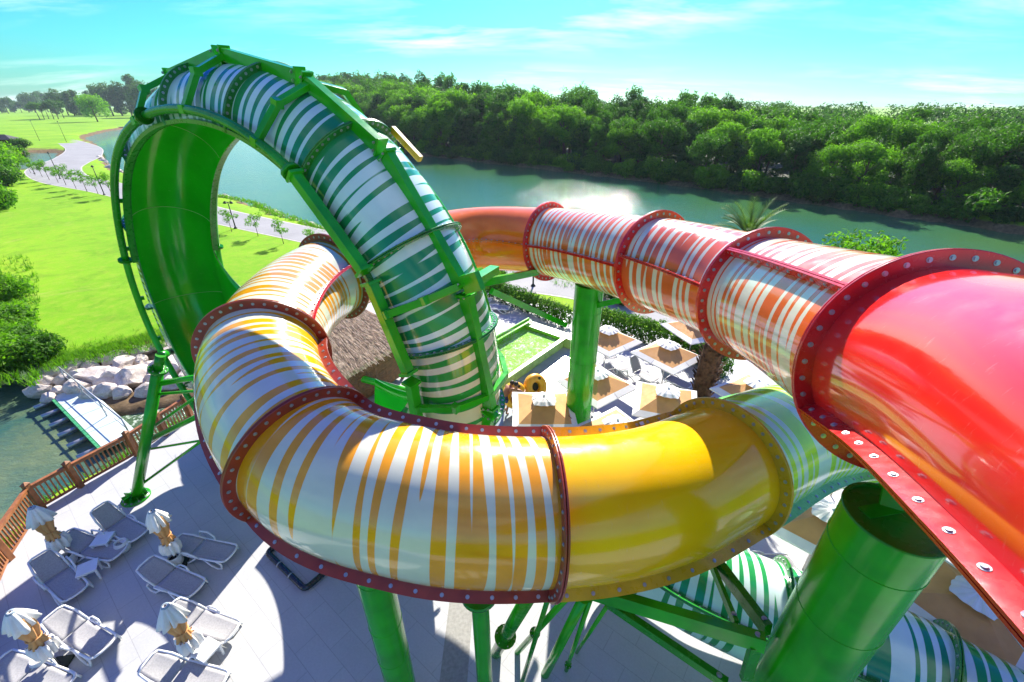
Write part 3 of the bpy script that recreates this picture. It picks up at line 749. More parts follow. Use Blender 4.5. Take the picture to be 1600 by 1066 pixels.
# ------------------------------------------------------------------ foliage
def leaves(mb,tones,c,rad,n,size,sq=(1,1,1),rnd=random,inner=.55,droop=0):
    for _ in range(n):
        z=rnd.uniform(-1,1); a=rnd.uniform(0,2*PI); q=math.sqrt(1-z*z); d=Vector((q*math.cos(a),q*math.sin(a),z))
        r=rad*(inner+(1-inner)*rnd.random()**.5)*(1+.12*math.sin(5*a+3*z))
        p=Vector(c)+Vector((d.x*r*sq[0],d.y*r*sq[1],d.z*r*sq[2]))
        nn=(d+Vector((rnd.uniform(-1,1),rnd.uniform(-1,1),rnd.uniform(-.6,1)))*.9).normalized()
        x=nn.orthogonal().normalized(); x=(Matrix.Rotation(rnd.uniform(0,6.28),3,nn)@x); y=nn.cross(x)
        s=size*rnd.uniform(.5,1.25); y2=y*s*rnd.uniform(.5,.9); x=x*s
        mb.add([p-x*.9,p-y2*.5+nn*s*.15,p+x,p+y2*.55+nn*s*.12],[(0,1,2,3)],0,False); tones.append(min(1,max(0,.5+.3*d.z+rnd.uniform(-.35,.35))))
def set_tones(o,t):
    a=o.data.attributes.new('tone','FLOAT','FACE'); a.data.foreach_set('value',t)
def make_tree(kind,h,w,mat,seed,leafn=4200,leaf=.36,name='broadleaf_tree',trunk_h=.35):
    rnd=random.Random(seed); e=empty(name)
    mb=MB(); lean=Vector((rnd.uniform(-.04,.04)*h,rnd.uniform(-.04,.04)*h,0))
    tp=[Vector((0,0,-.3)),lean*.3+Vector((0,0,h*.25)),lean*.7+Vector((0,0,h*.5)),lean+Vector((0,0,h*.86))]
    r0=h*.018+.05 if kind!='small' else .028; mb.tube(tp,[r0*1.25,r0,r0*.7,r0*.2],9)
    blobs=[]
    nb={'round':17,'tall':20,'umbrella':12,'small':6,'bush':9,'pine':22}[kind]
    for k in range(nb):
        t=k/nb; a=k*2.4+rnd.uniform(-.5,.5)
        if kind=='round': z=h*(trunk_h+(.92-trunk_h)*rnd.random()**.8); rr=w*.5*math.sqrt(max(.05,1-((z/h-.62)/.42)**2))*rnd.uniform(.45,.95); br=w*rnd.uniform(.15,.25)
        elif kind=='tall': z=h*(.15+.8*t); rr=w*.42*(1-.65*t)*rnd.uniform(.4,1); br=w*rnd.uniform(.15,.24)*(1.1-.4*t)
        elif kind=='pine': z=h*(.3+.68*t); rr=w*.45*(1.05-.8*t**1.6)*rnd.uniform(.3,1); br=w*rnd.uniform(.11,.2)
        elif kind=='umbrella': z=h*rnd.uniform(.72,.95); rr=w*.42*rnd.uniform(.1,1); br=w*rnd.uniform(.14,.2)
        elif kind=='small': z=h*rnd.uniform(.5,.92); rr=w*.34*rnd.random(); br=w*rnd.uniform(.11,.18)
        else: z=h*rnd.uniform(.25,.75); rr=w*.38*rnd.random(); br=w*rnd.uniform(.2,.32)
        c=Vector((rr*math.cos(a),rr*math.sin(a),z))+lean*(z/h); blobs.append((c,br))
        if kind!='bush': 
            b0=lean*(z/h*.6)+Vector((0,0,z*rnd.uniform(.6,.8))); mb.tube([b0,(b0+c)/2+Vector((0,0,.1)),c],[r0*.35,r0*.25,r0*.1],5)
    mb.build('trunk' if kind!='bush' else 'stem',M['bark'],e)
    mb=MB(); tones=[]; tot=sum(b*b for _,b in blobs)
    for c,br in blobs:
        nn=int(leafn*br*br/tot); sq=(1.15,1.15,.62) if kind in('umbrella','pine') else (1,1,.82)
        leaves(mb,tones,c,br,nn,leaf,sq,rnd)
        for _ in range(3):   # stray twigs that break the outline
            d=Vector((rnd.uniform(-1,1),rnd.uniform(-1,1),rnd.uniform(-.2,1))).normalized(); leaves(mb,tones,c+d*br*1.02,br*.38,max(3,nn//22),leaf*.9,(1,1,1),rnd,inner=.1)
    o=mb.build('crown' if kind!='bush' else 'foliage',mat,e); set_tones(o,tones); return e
def place(proto,used,loc,rz,s,label,cat,group=None,sz=None):
    o=proto if proto.name not in used else copy_tree(proto); used.add(proto.name)
    o.location=loc; o.rotation_euler=(0,0,rz); o.scale=(s,s,s*(sz or 1)); tag(o,label,cat,group); return o
rnd=random.Random(11)
protos=[make_tree('round',12,9,M['leaf'],1,6800,.30),make_tree('round',12,8,M['leaf2'],2,6800,.29),make_tree('tall',12,7.5,M['leaf'],3,6800,.29),
        make_tree('pine',12,8,M['leaf3'],4,6000,.28,name='pine_tree'),make_tree('round',12,10,M['leaf2'],5,7600,.32),make_tree('pine',12,7,M['leaf'],6,5600,.28,name='pine_tree'),make_tree('tall',12,8.5,M['leaf3'],8,6800,.3)]
used=set()
FB=[(-160,345),(-100,266),(-65,204.6),(-31,145.1),(14,103.6),(34,83),(50.5,63.5),(60.5,51.5),(77,35),(100,14)]
def alongFB(d):
    acc=0
    for (a,b),(c,e) in zip(FB,FB[1:]):
        l=math.hypot(c-a,e-b)
        if acc+l>=d: t=(d-acc)/l; return a+(c-a)*t,b+(e-b)*t,(c-a)/l,(e-b)/l
        acc+=l
    return FB[-1]+((FB[-1][0]-FB[-2][0])/l,(FB[-1][1]-FB[-2][1])/l)
LFB=sum(math.hypot(c-a,e-b) for (a,b),(c,e) in zip(FB,FB[1:]))
glab={'front':'dark broad crown standing at the water edge of the far river bank','back':'tall crown rising above the front row of the wood on the far bank'}
for row,(off,sp,h0,h1,lab) in enumerate([(3.5,4.4,6.2,9.2,'front'),(8,5.2,7.6,10.2,'mid'),(14,6.0,8.6,11,'mid'),(21,7,9.6,11.6,'back'),(30,8.5,10,12.2,'back'),(42,10.5,10.5,12.8,'back')]):
    d=rnd.uniform(0,4)
    while d<LFB:
        x,y,tx,ty=alongFB(d); nx_,ny_=-ty,tx     # away from the water
        if nx_*1+ny_*1<0: nx_,ny_=-nx_,-ny_
        o_=off+rnd.uniform(-1.6,1.6); X0=x+nx_*o_; Y0=y+ny_*o_
        dist=math.hypot(X0,Y0); big=1+max(0,(dist-65))*.0052
        hh=rnd.uniform(h0,h1)*big*(1-.0042*max(0,X0-20))
        pr=rnd.choice(protos if row<3 else protos[:1]+protos[2:4]+protos[5:]); 
        kind='pine' if 'pine' in pr.name else 'broad'
        L_={'front':'tree of the wood on the far bank, in the row leaning over the water','mid':'tree in the middle rows of the wood on the far river bank','back':'tree in the rear rows of the wood making its skyline beyond the river'}[lab]
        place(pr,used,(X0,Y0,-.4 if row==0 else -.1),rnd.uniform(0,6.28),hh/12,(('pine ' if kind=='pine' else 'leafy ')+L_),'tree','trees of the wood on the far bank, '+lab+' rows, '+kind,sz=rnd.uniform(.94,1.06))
        d+=sp*rnd.uniform(.8,1.25)*(1 if dist<150 else 1.5)
# undergrowth at the water's edge
bushes=[make_tree('bush',2.6,3.4,M['leaf'],31,2200,.22,name='bush'),make_tree('bush',2.6,3.6,M['leaf2'],32,2200,.22,name='bush'),make_tree('bush',2.6,3.2,M['leaf3'],33,2000,.22,name='bush')]
d=130
while d<LFB:
    x,y,tx,ty=alongFB(d); nx_,ny_=-ty,tx
    if nx_+ny_<0: nx_,ny_=-nx_,-ny_
    b=bushes[rnd.choice([0,0,1,2])]
    place(b,used,(x+nx_*rnd.uniform(-.6,.8),y+ny_*rnd.uniform(-.6,.8),-1.0),rnd.uniform(0,6),rnd.uniform(.9,1.7),'leafy bush in the undergrowth along the waterline of the far bank','bush','bushes along the far waterline')
    d+=rnd.uniform(2.2,3.6)
wood=sheet('woodland_floor',[(-160,345),(-100,268),(-63,206),(-29,147),(16,105.5),(36,85),(53,65),(63,53),(80,37),(104,14),(400,200),(200,600),(-60,700)],-.05,plain('leaf litter',(.016,.028,.008),.95,.4,.5))
# far-off wood right behind, one mass
mb=MB(); tn=[]; rr_=random.Random(5)
for i in range(900):
    d=rr_.uniform(60,LFB); x,y,tx,ty=alongFB(d); nx_,ny_=-ty,tx
    if nx_+ny_<0: nx_,ny_=-nx_,-ny_
    o_=rr_.uniform(50,190); X0=x+nx_*o_; Y0=y+ny_*o_; hh=rr_.uniform(7.8,11.2)*(1+max(0,math.hypot(X0,Y0)-90)*.0019)
    leaves(mb,tn,(X0,Y0,hh-3),rr_.uniform(2.4,3.4),80,.62,(1.3,1.3,.8),rr_)
fw=mb.build('distant_wood',M['leaf3']); set_tones(fw,tn); tag(fw,'distant wooded mass behind the river bank trees','wood',None,'stuff')
# meadow trees at the far left
um=[make_tree('umbrella',16,13,M['leaf'],41,3000,.6,name='umbrella_pine'),make_tree('umbrella',16,15,M['leaf3'],42,3000,.6,name='umbrella_pine')]
rt=[make_tree('round',20,20,M['leaf2'],43,3600,.8,name='meadow_tree',trunk_h=.3),make_tree('tall',24,15,M['leaf3'],44,3600,.8,name='meadow_tree'),make_tree('round',20,18,M['leaf3'],45,3600,.8,name='meadow_tree')]
for i,(px,py,s) in enumerate([(63,188,.85),(70,187.5,.8),(77,187,.85),(85,187.5,.9),(92,187,.95),(101,186,.95)]):
    x,y=at(px,py); place(um[i%2],used,(x,y,0),i,s,'umbrella pine in the dark clump on the distant golf meadow','tree','umbrella pines of the dark clump')
x,y=at(153,190.5); place(rt[0],used,(x,y,0),1.2,1.0,'lone spreading tree with a bare trunk on the distant meadow beside the loop','tree')
for i,(px,py,s,k) in enumerate([(118,183,1.5,1),(128,182,1.4,1),(108,182,1.4,2),(137,182,1.3,2),(148,181,1.4,1),(178,182.5,1.7,2),(192,182,1.9,1),(207,182,2.0,2),(222,182,1.9,1),(165,182,1.3,2),(240,184,1.9,2),(90,181,1.1,1)]):
    x,y=at(px,py); place(rt[k],used,(x,y,0),i*1.3,s*(.75+.25*((i*7)%3)/2),'tall hazy tree of the grove at the back of the meadow, left of the loop','tree','trees of the hazy grove')
for i,(px,py,s) in enumerate([(4,178,1.1),(14,178.5,1.2),(24,177,1.0),(35,177,1.0),(46,176.5,1.3),(56,177,1.5),(66,176.5,1.4),(76,176,1.7),(-8,178,1.4)]):
    x,y=at(px,py); place(rt[1+i%2],used,(x,y,0),i*1.9,s,'small far-off tree on the left horizon','tree','trees on the left horizon')
# saplings beside the path
sap=make_tree('small',2.4,2.3,M['leaf2'],51,520,.10,name='sapling')
sl=[(48,270),(55,273.5),(66,276.5),(77,280.5),(91,285),(103,289),(119,294.5),(136,299),(153,302.5),(176,307),(362,361),(403,368),(443,380),(492,396)]
for i,(px,py) in enumerate(sl):
    x,y=at(px,py)
    lab={10:'sapling just right of the lamp post, seen through the loop',11:'middle sapling on the lawn seen through the loop',12:'sapling on the lawn nearest the orange bend, casting a long shadow',13:'sapling top peeping over the brick red flange behind the ring'}.get(i,'thin sapling in the row between the lawn and the winding path')
    place(sap,used,(x,y,-.08),i*2.1,1 if i>9 else 1.15+.25*(i%2),lab,'tree','saplings in the row left of the loop' if i<10 else None)
# left bank shrubs
shr=[make_tree('bush',1.7,2.6,M['leaf2'],61,2600,.13,name='shrub'),make_tree('bush',1.7,2.4,M['leaf'],62,2600,.13,name='shrub')]
for i in range(30):
    px=random.uniform(-70,75); py=random.uniform(440,585)
    if px>(py-400)*.50-10: continue
    x,y=at(px,py); place(shr[0 if random.random()<.7 else 1],used,(x,y,-.4),random.uniform(0,6),random.uniform(.7,1.35),'feathery bright green shrub in the thicket at the pond head, left edge','shrub','shrubs of the pond head thicket')
for i,(px,py,s) in enumerate([(5,262,3.0),(22,255,2.4),(-12,285,3.3),(12,290,2.2),(2,246,2.2),(36,232,2.0),(-5,325,2.2)]):
    x,y=at(px,py); place(shr[i%2],used,(x,y,-.2),i,s*(1 if i not in(5,) else 1),'dark bush beside the small far pond at the left edge','bush','bushes beside the far pond')
# dark-roofed shelter at far left
x,y=at(8,232); e=empty('shelter',(x,y,0),R(20)); tag(e,'low dark roofed shelter beside the small pond at the far left','shelter')
mb=MB(); mb.add([(-4,-3,2.6),(4,-3,2.6),(4,3,2.6),(-4,3,2.6),(-1.5,0,4),(1.5,0,4)],[(0,1,5,4),(1,2,5),(2,3,4,5),(3,0,4),(3,2,1,0)]); mb.build('roof',plain('dark roof',(.02,.02,.025),.7),e)
mb=MB()
for sx in(-3.5,3.5):
    for sy in (-2.5,2.5): mb.box((sx,sy,1.3),(.2,.2,2.6))
mb.box((0,2.4,1.2),(7,.15,2.4)); mb.build('wall',M['bark'],e)
# lawn edge tufts: ground cover
mb=MB(); tn=[]; rr_=random.Random(9)
def tuft(x,y,z,s):
    for _ in range(7):
        a=rr_.uniform(0,6.28); l=s*rr_.uniform(.5,1.2); b=Vector((x+rr_.uniform(-.1,.1),y+rr_.uniform(-.1,.1),z)); d=Vector((math.cos(a)*.5,math.sin(a)*.5,1)).normalized(); q=Vector((-math.sin(a),math.cos(a),0))*s*.06
        mb.add([b-q,b+q,b+d*l],[(0,1,2)]); tn.append(rr_.random())
for i in range(2600):
    t=rr_.random(); px=rr_.uniform(-60,300); py=572-(px-60)*.21+rr_.gauss(-8,7) if px>60 else rr_.uniform(400,600)
    if px<60 and px>(py-300)*.45: continue
    x,y=at(px,py); tuft(x,y,-.15,rr_.uniform(.12,.3) if px>60 else rr_.uniform(.25,.6))
for i in range(1500):
    d=rr_.uniform(0,1); k=rr_.randrange(1,9); a=RIVER[k]; b=RIVER[k+1]; x=a[0]+(b[0]-a[0])*d; y=a[1]+(b[1]-a[1])*d
    tuft(x-rr_.uniform(-.3,1.0),y-rr_.uniform(-.3,1.2),-.2,rr_.uniform(.2,.5))
for k in range(len(DECK)):
    if not 2<=k<=8: continue
    a=DECK[k]; b=DECK[k+1]
    for j in range(60):
        t=rr_.random(); tuft(a[0]+(b[0]-a[0])*t-rr_.uniform(.25,1.1),a[1]+(b[1]-a[1])*t+rr_.uniform(0,.5),-.6,rr_.uniform(.15,.4))
o=mb.build('ground_cover',M['leaf2']); set_tones(o,tn); tag(o,'rough grass and weeds along the banks','ground cover',None,'stuff')
# ------------------------------------------------------------------ rocks
def rock_mesh(seed):
    bm=bmesh.new(); bmesh.ops.create_icosphere(bm,subdivisions=3,radius=1)
    rn=random.Random(seed); pl=[(Vector((rn.uniform(-1,1),rn.uniform(-1,1),rn.uniform(-1,1))).normalized(),rn.uniform(.55,.85)) for _ in range(13)]
    for v in bm.verts:
        for n_,d in pl:
            k=v.co.dot(n_)-d
            if k>0: v.co-=n_*k*.92
        v.co+=v.co.normalized()*noise.noise(v.co*2.2+Vector((seed,0,0)))*.10+v.co.normalized()*noise.noise(v.co*6+Vector((seed,3,0)))*.03
    me=bpy.data.meshes.new('boulder'); bm.to_mesh(me); bm.free(); me.materials.append(M['rock']); return me
rks=[rock_mesh(k) for k in range(7)]
def rock(x,y,z,s,lab,group=None,name='boulder'):
    o=bpy.data.objects.new(name,random.choice(rks)); C.objects.link(o); o.location=(x,y,z); o.rotation_euler=(random.uniform(-.25,.25),random.uniform(-.25,.25),random.uniform(0,6.3)); o.scale=s; tag(o,lab,'rock',group)
BR=[(152,588,.78),(262,578,.8),(118,572,.45),(128,588,.6),(150,560,.55),(178,562,.5),(193,572,.62),(205,592,.85),(235,575,.5),(222,548,.45),(248,540,.4),(262,555,.55),(280,540,.45),(285,570,.5),(175,592,.65),(165,610,.5),(230,608,.45),(120,605,.5),(100,592,.4),(85,582,.45),(72,597,.38),(60,610,.4),(75,620,.3),(205,545,.35),(140,573,.35),(265,600,.45),(290,590,.45),(88,568,.4),(65,580,.35),(55,595,.3),(240,592,.35),(190,612,.4),(146,614,.45),(182,577,.35),(216,564,.4),(297,556,.45),(300,577,.45),(104,580,.38),(50,612,.28),(90,610,.3)]
for i,(px,py,s) in enumerate(BR):
    x,y=at(px,py,-.6); s*=1.22
    rock(x,y,-.52+.1*((i*3)%3-1),(s*1.25,s*.95,s*.8),'pale angular boulder piled in the bank beyond the floating dock','boulders of the bank beyond the dock')
for i in range(26):
    px=random.uniform(40,90); k=random.randrange(3,8); a=DECK[k]; b=DECK[k+1]; t=random.random()
    rock(a[0]+(b[0]-a[0])*t-random.uniform(.4,1.3),a[1]+(b[1]-a[1])*t+random.uniform(-.1,.4),-.75,(.3,.25,.22),'small pale stone in the bank below the wooden fence','stones below the wooden fence',name='stone')
for i in range(64):
    k=random.choice([4,5,5,5,6,7,8,9,9,10,11]); a=RIVER[k]; b=RIVER[k+1]; t=random.random(); s=random.uniform(.3,.7)*(1 if k<9 else 2.0)
    rock(a[0]+(b[0]-a[0])*t+random.uniform(-.5,.3),a[1]+(b[1]-a[1])*t+random.uniform(-.4,.5),-.6,(s*1.2,s,s*.7),'dark wet rock lining the near river shore behind the lawn','rocks lining the near river shore',name='stone')
# ------------------------------------------------------------------ street lamps
def lamp(px,py,h,label,two=False):
    x,y=at(px,py); e=empty('lamp_post',(x,y,-.08)); tag(e,label,'lamp')
    mb=MB(); mb.tube([(0,0,0),(0,0,h)],[.07,.045],10); mb.lathe([(.2,.02),(.16,.1),(.07,.2)],12); mb.build('pole',M['dark'],e)
    for sx in ((-.35,.35) if two else (0,)):
        if two: mb=MB(); mb.tube([(0,0,h-.15),(sx*.6,0,h+.05),(sx,0,h)],.025,6); mb.build('arm',M['dark'],e)
        mb=MB(); mb.lathe([(.03,h+.06),(.2,h-.12),(.22,h-.16),(.1,h-.22),(0.01,h-.24)],14,(sx,0,0)); mb.build('lamp_head',M['dark'],e)
lamp(368,356,2.9,'dark twin headed lamp post on the lawn, seen through the loop',True)
lamp(163,304,4.2,'lamp post by the path closest to the left limb of the loop')
lamp(94,279,4.6,'lamp post at the tight bend of the winding path')
lamp(54,271,4.2,'lamp post by the small far pond, left of the tight bend')
lamp(62,220,7,'distant lamp post with a sign at the path fork'); lamp(104,222,7,'distant lamp post right of the path fork')
lamp(833,446,2.6,'dark lamp post beyond the clipped hedge')
#PART3
# ------------------------------------------------------------------ wooden fence
FP=[at(305,655),at(220,715),at(132,765),at(72,800),at(22,880),at(-22,985),at(-40,1100)]
fence=empty('wooden_fence',(FP[2][0],FP[2][1],0)); tag(fence,'stained wooden balustrade following the curved edge of the deck above the pond','fence')
fo=Vector((FP[2][0],FP[2][1],0)); FPv=[Vector((x-fo.x-.22,y-fo.y+.12,0)) for x,y in FP]
# extra post between the far ones, as in the run behind the leaning leg
FPv=[FPv[0]]+[(FPv[0]+FPv[1])/2]+FPv[1:]
for p in FPv:
    mb=MB(); mb.box(p+Vector((0,0,.40)),(.16,.16,1.5)); mb.add([p+Vector((-.1,-.1,1.15)),p+Vector((.1,-.1,1.15)),p+Vector((.1,.1,1.15)),p+Vector((-.1,.1,1.15)),p+Vector((0,0,1.24))],[(0,1,4),(1,2,4),(2,3,4),(3,0,4),(3,2,1,0)])
    mb.build('post',M['wood'],fence,bevel=.008)
for a,b in zip(FPv,FPv[1:]):
    mb=MB(); t=(b-a).normalized(); a2=a+t*.09; b2=b-t*.09
    mb.beam(a2+Vector((0,0,1.02)),b2+Vector((0,0,1.02)),.12,.045); mb.beam(a2+Vector((0,0,.93)),b2+Vector((0,0,.93)),.05,.07); mb.beam(a2+Vector((0,0,.12)),b2+Vector((0,0,.12)),.05,.08)
    n=int((b2-a2).length/.125)
    for k in range(n):
        q=a2.lerp(b2,(k+.5)/n); mb.box(q+Vector((0,0,.525)),(.042,.042,.76),Matrix.Rotation(math.atan2(t.y,t.x),3,'Z'))
    mb.build('railing_panel',M['wood'],fence)
# ------------------------------------------------------------------ floating dock and its rail
A=Vector((*at(103,606,-.75),-.75)); B=Vector((*at(190,690,-.75),-.75)); ax=(B-A).normalized(); wd_=Vector((-ax.y,ax.x,0))
dock=empty('floating_dock',((A+B)/2)); tag(dock,'pale floating dock of plastic panels leading from the bank to the deck','dock')
dgm=plain('pale dock plastic',(.50,.60,.58),.6,.12,2); dgg=plain('green dock beam',(.05,.32,.12),.5,.2,3)
Lk=(B-A).length; ob=dock.location
ROT=Matrix.Rotation(math.atan2(ax.y,ax.x),3,'Z')
for k in range(4):
    mb=MB(); mb.box(ax*(-Lk/2+Lk*(k+.5)/4),(Lk/4-.035,1.25,.10),ROT); mb.build('deck_panel',dgm,dock,bevel=.01)
mb=MB()
for k in range(22): mb.box(ax*(-Lk/2+Lk*(k+.5)/22)-wd_*.70*(-1 if wd_.x>0 else 1)*-1,(Lk/22-.03,.10,.16),ROT)
mb.build('edge_board',dgg,dock)
side=-1 if wd_.x>0 else 1     # towards the open pond
for s_ in range(6):
    c=ax*(-Lk/2+Lk*(s_+.5)/6)+wd_*.95*(-side)*-1-Vector((0,0,.16)); mb=MB(); mb.tube([c-wd_*.45,c+wd_*.35],.11,10); mb.build('float',M['alu'],dock)
rl=empty('dock_rail',A); tag(rl,'grey tubular hand rail along the dock side nearest the boulders','rail')
oth=wd_*(.72*(-side))*(-1 if 0 else 1)
P0=Vector((*at(92,574,.25),.25))-A; P1=Vector((*at(190,655,.25),.25))-A
mb=MB(); mb.cyl(P0,P1,.035,10,0); mb.build('handrail',M['alu'],rl)
mb=MB(); q0=P0+Vector((0,0,-.5)); q1=P1+Vector((0,0,-.5)); mb.cyl(q0,q1,.018,8); mb.build('lower_rail',M['alu'],rl)
for t in (0,.33,.66,1):
    mb=MB(); p=P0.lerp(P1,t); mb.cyl(p,p-Vector((0,0,1.15)),.03,8); mb.build('rail_post',M['alu'],rl)
# ------------------------------------------------------------------ sun loungers
def lounger(loc,rz,ang,label,group,arms=False):
    e=empty('sun_lounger',(loc[0],loc[1],0),rz); e.scale=(.92,)*3; tag(e,label,'sun lounger',group)
    h=.33; W=.33; a=R(ang); bl=.78; bx0=-.22
    top=Vector((bx0-bl*math.cos(a),0,h+bl*math.sin(a)))
    for s_ in(-1,1):
        mb=MB(); y=s_*W; mb.tube([(bx0-.05,y,h),(.2,y,h-.02),(.7,y,h-.01),(.95,y*.95,h),(1.03,y*.8,h-.01)],.032,10); mb.build('side_rail',M['white'],e)
        mb=MB(); mb.tube([(-.55,y*1.02,h-.03),(-.62,y*1.1,.18),(-.52,y*1.12,.03),(-.3,y*1.12,.03),(-.1,y*1.08,.2),(.02,y,h-.04)],.028,10); mb.build('leg',M['white'],e)
        mb=MB(); mb.tube([(.3,y,h-.04),(.55,y*1.12,.12),(.75,y*1.14,.03),(.92,y*1.1,.05),(.9,y*1.0,.2),(.75,y,h-.04)],.028,10); mb.build('leg',M['white'],e)
        mb=MB(); mb.tube([(bx0,y,h),(top.x*.55+bx0*.45,y,h*.45+top.z*.55),(top.x,y*.82,top.z)],.03,10); mb.build('back_rail',M['white'],e)
        mb=MB()
        if arms: mb.tube([(bx0-.25,y*1.15,h+.05),(bx0-.2,y*1.2,h+.24),(bx0+.1,y*1.22,h+.25),(bx0+.32,y*1.15,h+.1),(bx0+.36,y*1.05,h)],.028,10)
        else: mb.tube([(bx0-.02,y*1.12,h-.02),(bx0+.1,y*1.2,h+.05),(bx0+.35,y*1.18,h+.06),(bx0+.5,y*1.05,h)],.026,10)
        mb.build('armrest',M['white'],e)
    mb=MB(); mb.tube([(1.03,-W*.8,h-.01),(1.07,-.1,h-.015),(1.07,.1,h-.015),(1.03,W*.8,h-.01)],.032,10); mb.build('foot_rail',M['white'],e)
    mb=MB(); d=(top-Vector((bx0,0,h))).normalized(); mb.tube([top+Vector((0,-W*.82,0)),top+d*.05+Vector((0,-.15,0)),top+d*.05+Vector((0,.15,0)),top+Vector((0,W*.82,0))],.03,10); mb.build('head_rail',M['white'],e)
    def slingm(x0,x1,f,nm,nar=(1,1)):
        mb=MB(); N=9; K2=7; vs=[]
        for i in range(N+1):
            for j in range(K2+1):
                t=i/N; s=j/K2*2-1; p=f(t); w_=W*(nar[0]*(1-t)+nar[1]*t)*.94; vs.append(Vector((p[0],s*w_,p[1]-.035*(1-s*s)*(1-(2*t-1)**4))))
        fs=[(i*(K2+1)+j,i*(K2+1)+j+1,(i+1)*(K2+1)+j+1,(i+1)*(K2+1)+j) for i in range(N) for j in range(K2)]
        mb.add(vs,fs,0,True); o=mb.build(nm,M['sling'],e); m=o.modifiers.new('t','SOLIDIFY'); m.thickness=.008; return o
    slingm(0,1,lambda t:(bx0+.04+(1.26-.04)*t,h+.005),'seat',(1,.84))
    slingm(0,1,lambda t:(bx0+(top.x-bx0)*t,h+(top.z-h)*t+.01),'backrest',(1,.82))
    return e
LG='loungers on the left terrace'
def lsp(h,f,ang,label,group=LG,arms=False):
    a=at(*h,.55) if ang<45 else at(*h,.85); b=at(*f,.3); d=(b[0]-a[0],b[1]-a[1]); rz=math.atan2(d[1],d[0]); 
    c=(b[0]-math.cos(rz)*1.05,b[1]-math.sin(rz)*1.05); return lounger(c,rz,ang,label,group,arms)
lsp((166,798),(222,838),52,'lounger with its sunlit backrest raised, nearest the leaning green leg')
lsp((130,845),(192,864),30,'lounger with raised arm frames between two folded parasols at the fence',arms=True)
lsp((72,880),(122,930),42,'lounger with white armrests standing closest to the wooden fence',arms=True)
lsp((300,846),(366,866),10,'lounger lying right of the folded parasol that stands by the sunlit paving',arms=True)
lsp((235,884),(312,922),24,'lounger in full shade in the middle of the terrace, below the upright folded parasol')
lsp((88,965),(168,1014),24,'lounger just right of the folded parasol at the left edge')
lsp((284,955),(368,990),24,'lounger behind the most ruffled folded parasol, entirely in shade')
lsp((18,1040),(104,1078),20,'lounger cut off by the bottom left corner of the photo')
lsp((250,1040),(350,1072),24,'lounger at the bottom edge with a patch of sunlight over its fabric')
RG='loungers among the square parasols'
lsp((1010,571),(1028,597),60,'lounger with its back up, left one of the pair between the square parasols',RG)
lsp((1036,570),(1080,606),60,'lounger with its back up, right one of the pair between the square parasols',RG)
lsp((955,552),(977,580),12,'flat lounger standing at the pole of the farthest square parasol',RG)
lsp((930,553),(938,572),62,'lounger of which only the raised back shows beside the thick green column',RG)
lsp((910,625),(934,655),48,'lounger squeezed between the thick green column and the nearest square parasols',RG)
lsp((1196,862),(1245,880),62,'lounger with a pale raised back right of the lime section',RG)
lsp((905,640),(915,672),50,'lounger mostly hidden behind the thick green column',RG)
lsp((768,474),(797,482),12,'far lounger casting a shadow in front of the hedge','loungers at the hedge')
lsp((752,478),(776,496),30,'far lounger beside the loop in front of the hedge','loungers at the hedge')
lsp((748,462),(768,470),30,'farthest lounger, half behind the loop edge at the hedge','loungers at the hedge')
# ------------------------------------------------------------------ side tables and pots
def table(px,py,rz,label):
    x,y=at(px,py,.42); e=empty('side_table',(x,y,0),rz); tag(e,label,'table','white side tables')
    mb=MB(); mb.box((0,0,.42),(.46,.46,.035)); mb.build('table_top',M['white'],e,bevel=.01)
    for sx in(-1,1):
        for sy in(-1,1): mb=MB(); mb.beam((sx*.18,sy*.18,0),(sx*.19,sy*.19,.40),.05,.05); mb.build('leg',M['white'],e)
    mb=MB(); mb.box((0,0,.37),(.4,.4,.05)); mb.build('apron',M['white'],e)
table(136,887,.6,'white side table beside the lounger closest to the wooden fence')
table(322,1015,1.2,'white side table at the foot of the most ruffled folded parasol')
table(934,650,.3,'white side table under the corner of the middle square parasol')
table(160,842,.2,'white side table between the two loungers nearest the leaning green leg')
def pot(px,py,label):
    x,y=at(px,py,.0); e=empty('ash_pot',(x,y,0)); tag(e,label,'pot','white pots on the terrace')
    mb=MB(); mb.lathe([(.02,.01),(.13,.01),(.19,.12),(.2,.26),(.16,.38),(.15,.40),(.13,.38),(.15,.28),(.15,.22)],28); mb.build('bowl',M['wicker'],e)
    mb=MB(); mb.lathe([(.15,.27),(.0001,.27)],24); mb.build('filling',M['dark'],e)
pot(196,860,'round white pot with dark filling standing between two loungers near the leaning leg')
pot(112,882,'round white pot at the foot of the folded parasol nearest the fence')
pot(278,882,'round white pot at the foot of the upright folded parasol')
pot(72,1042,'round white pot below the folded parasol at the left edge')
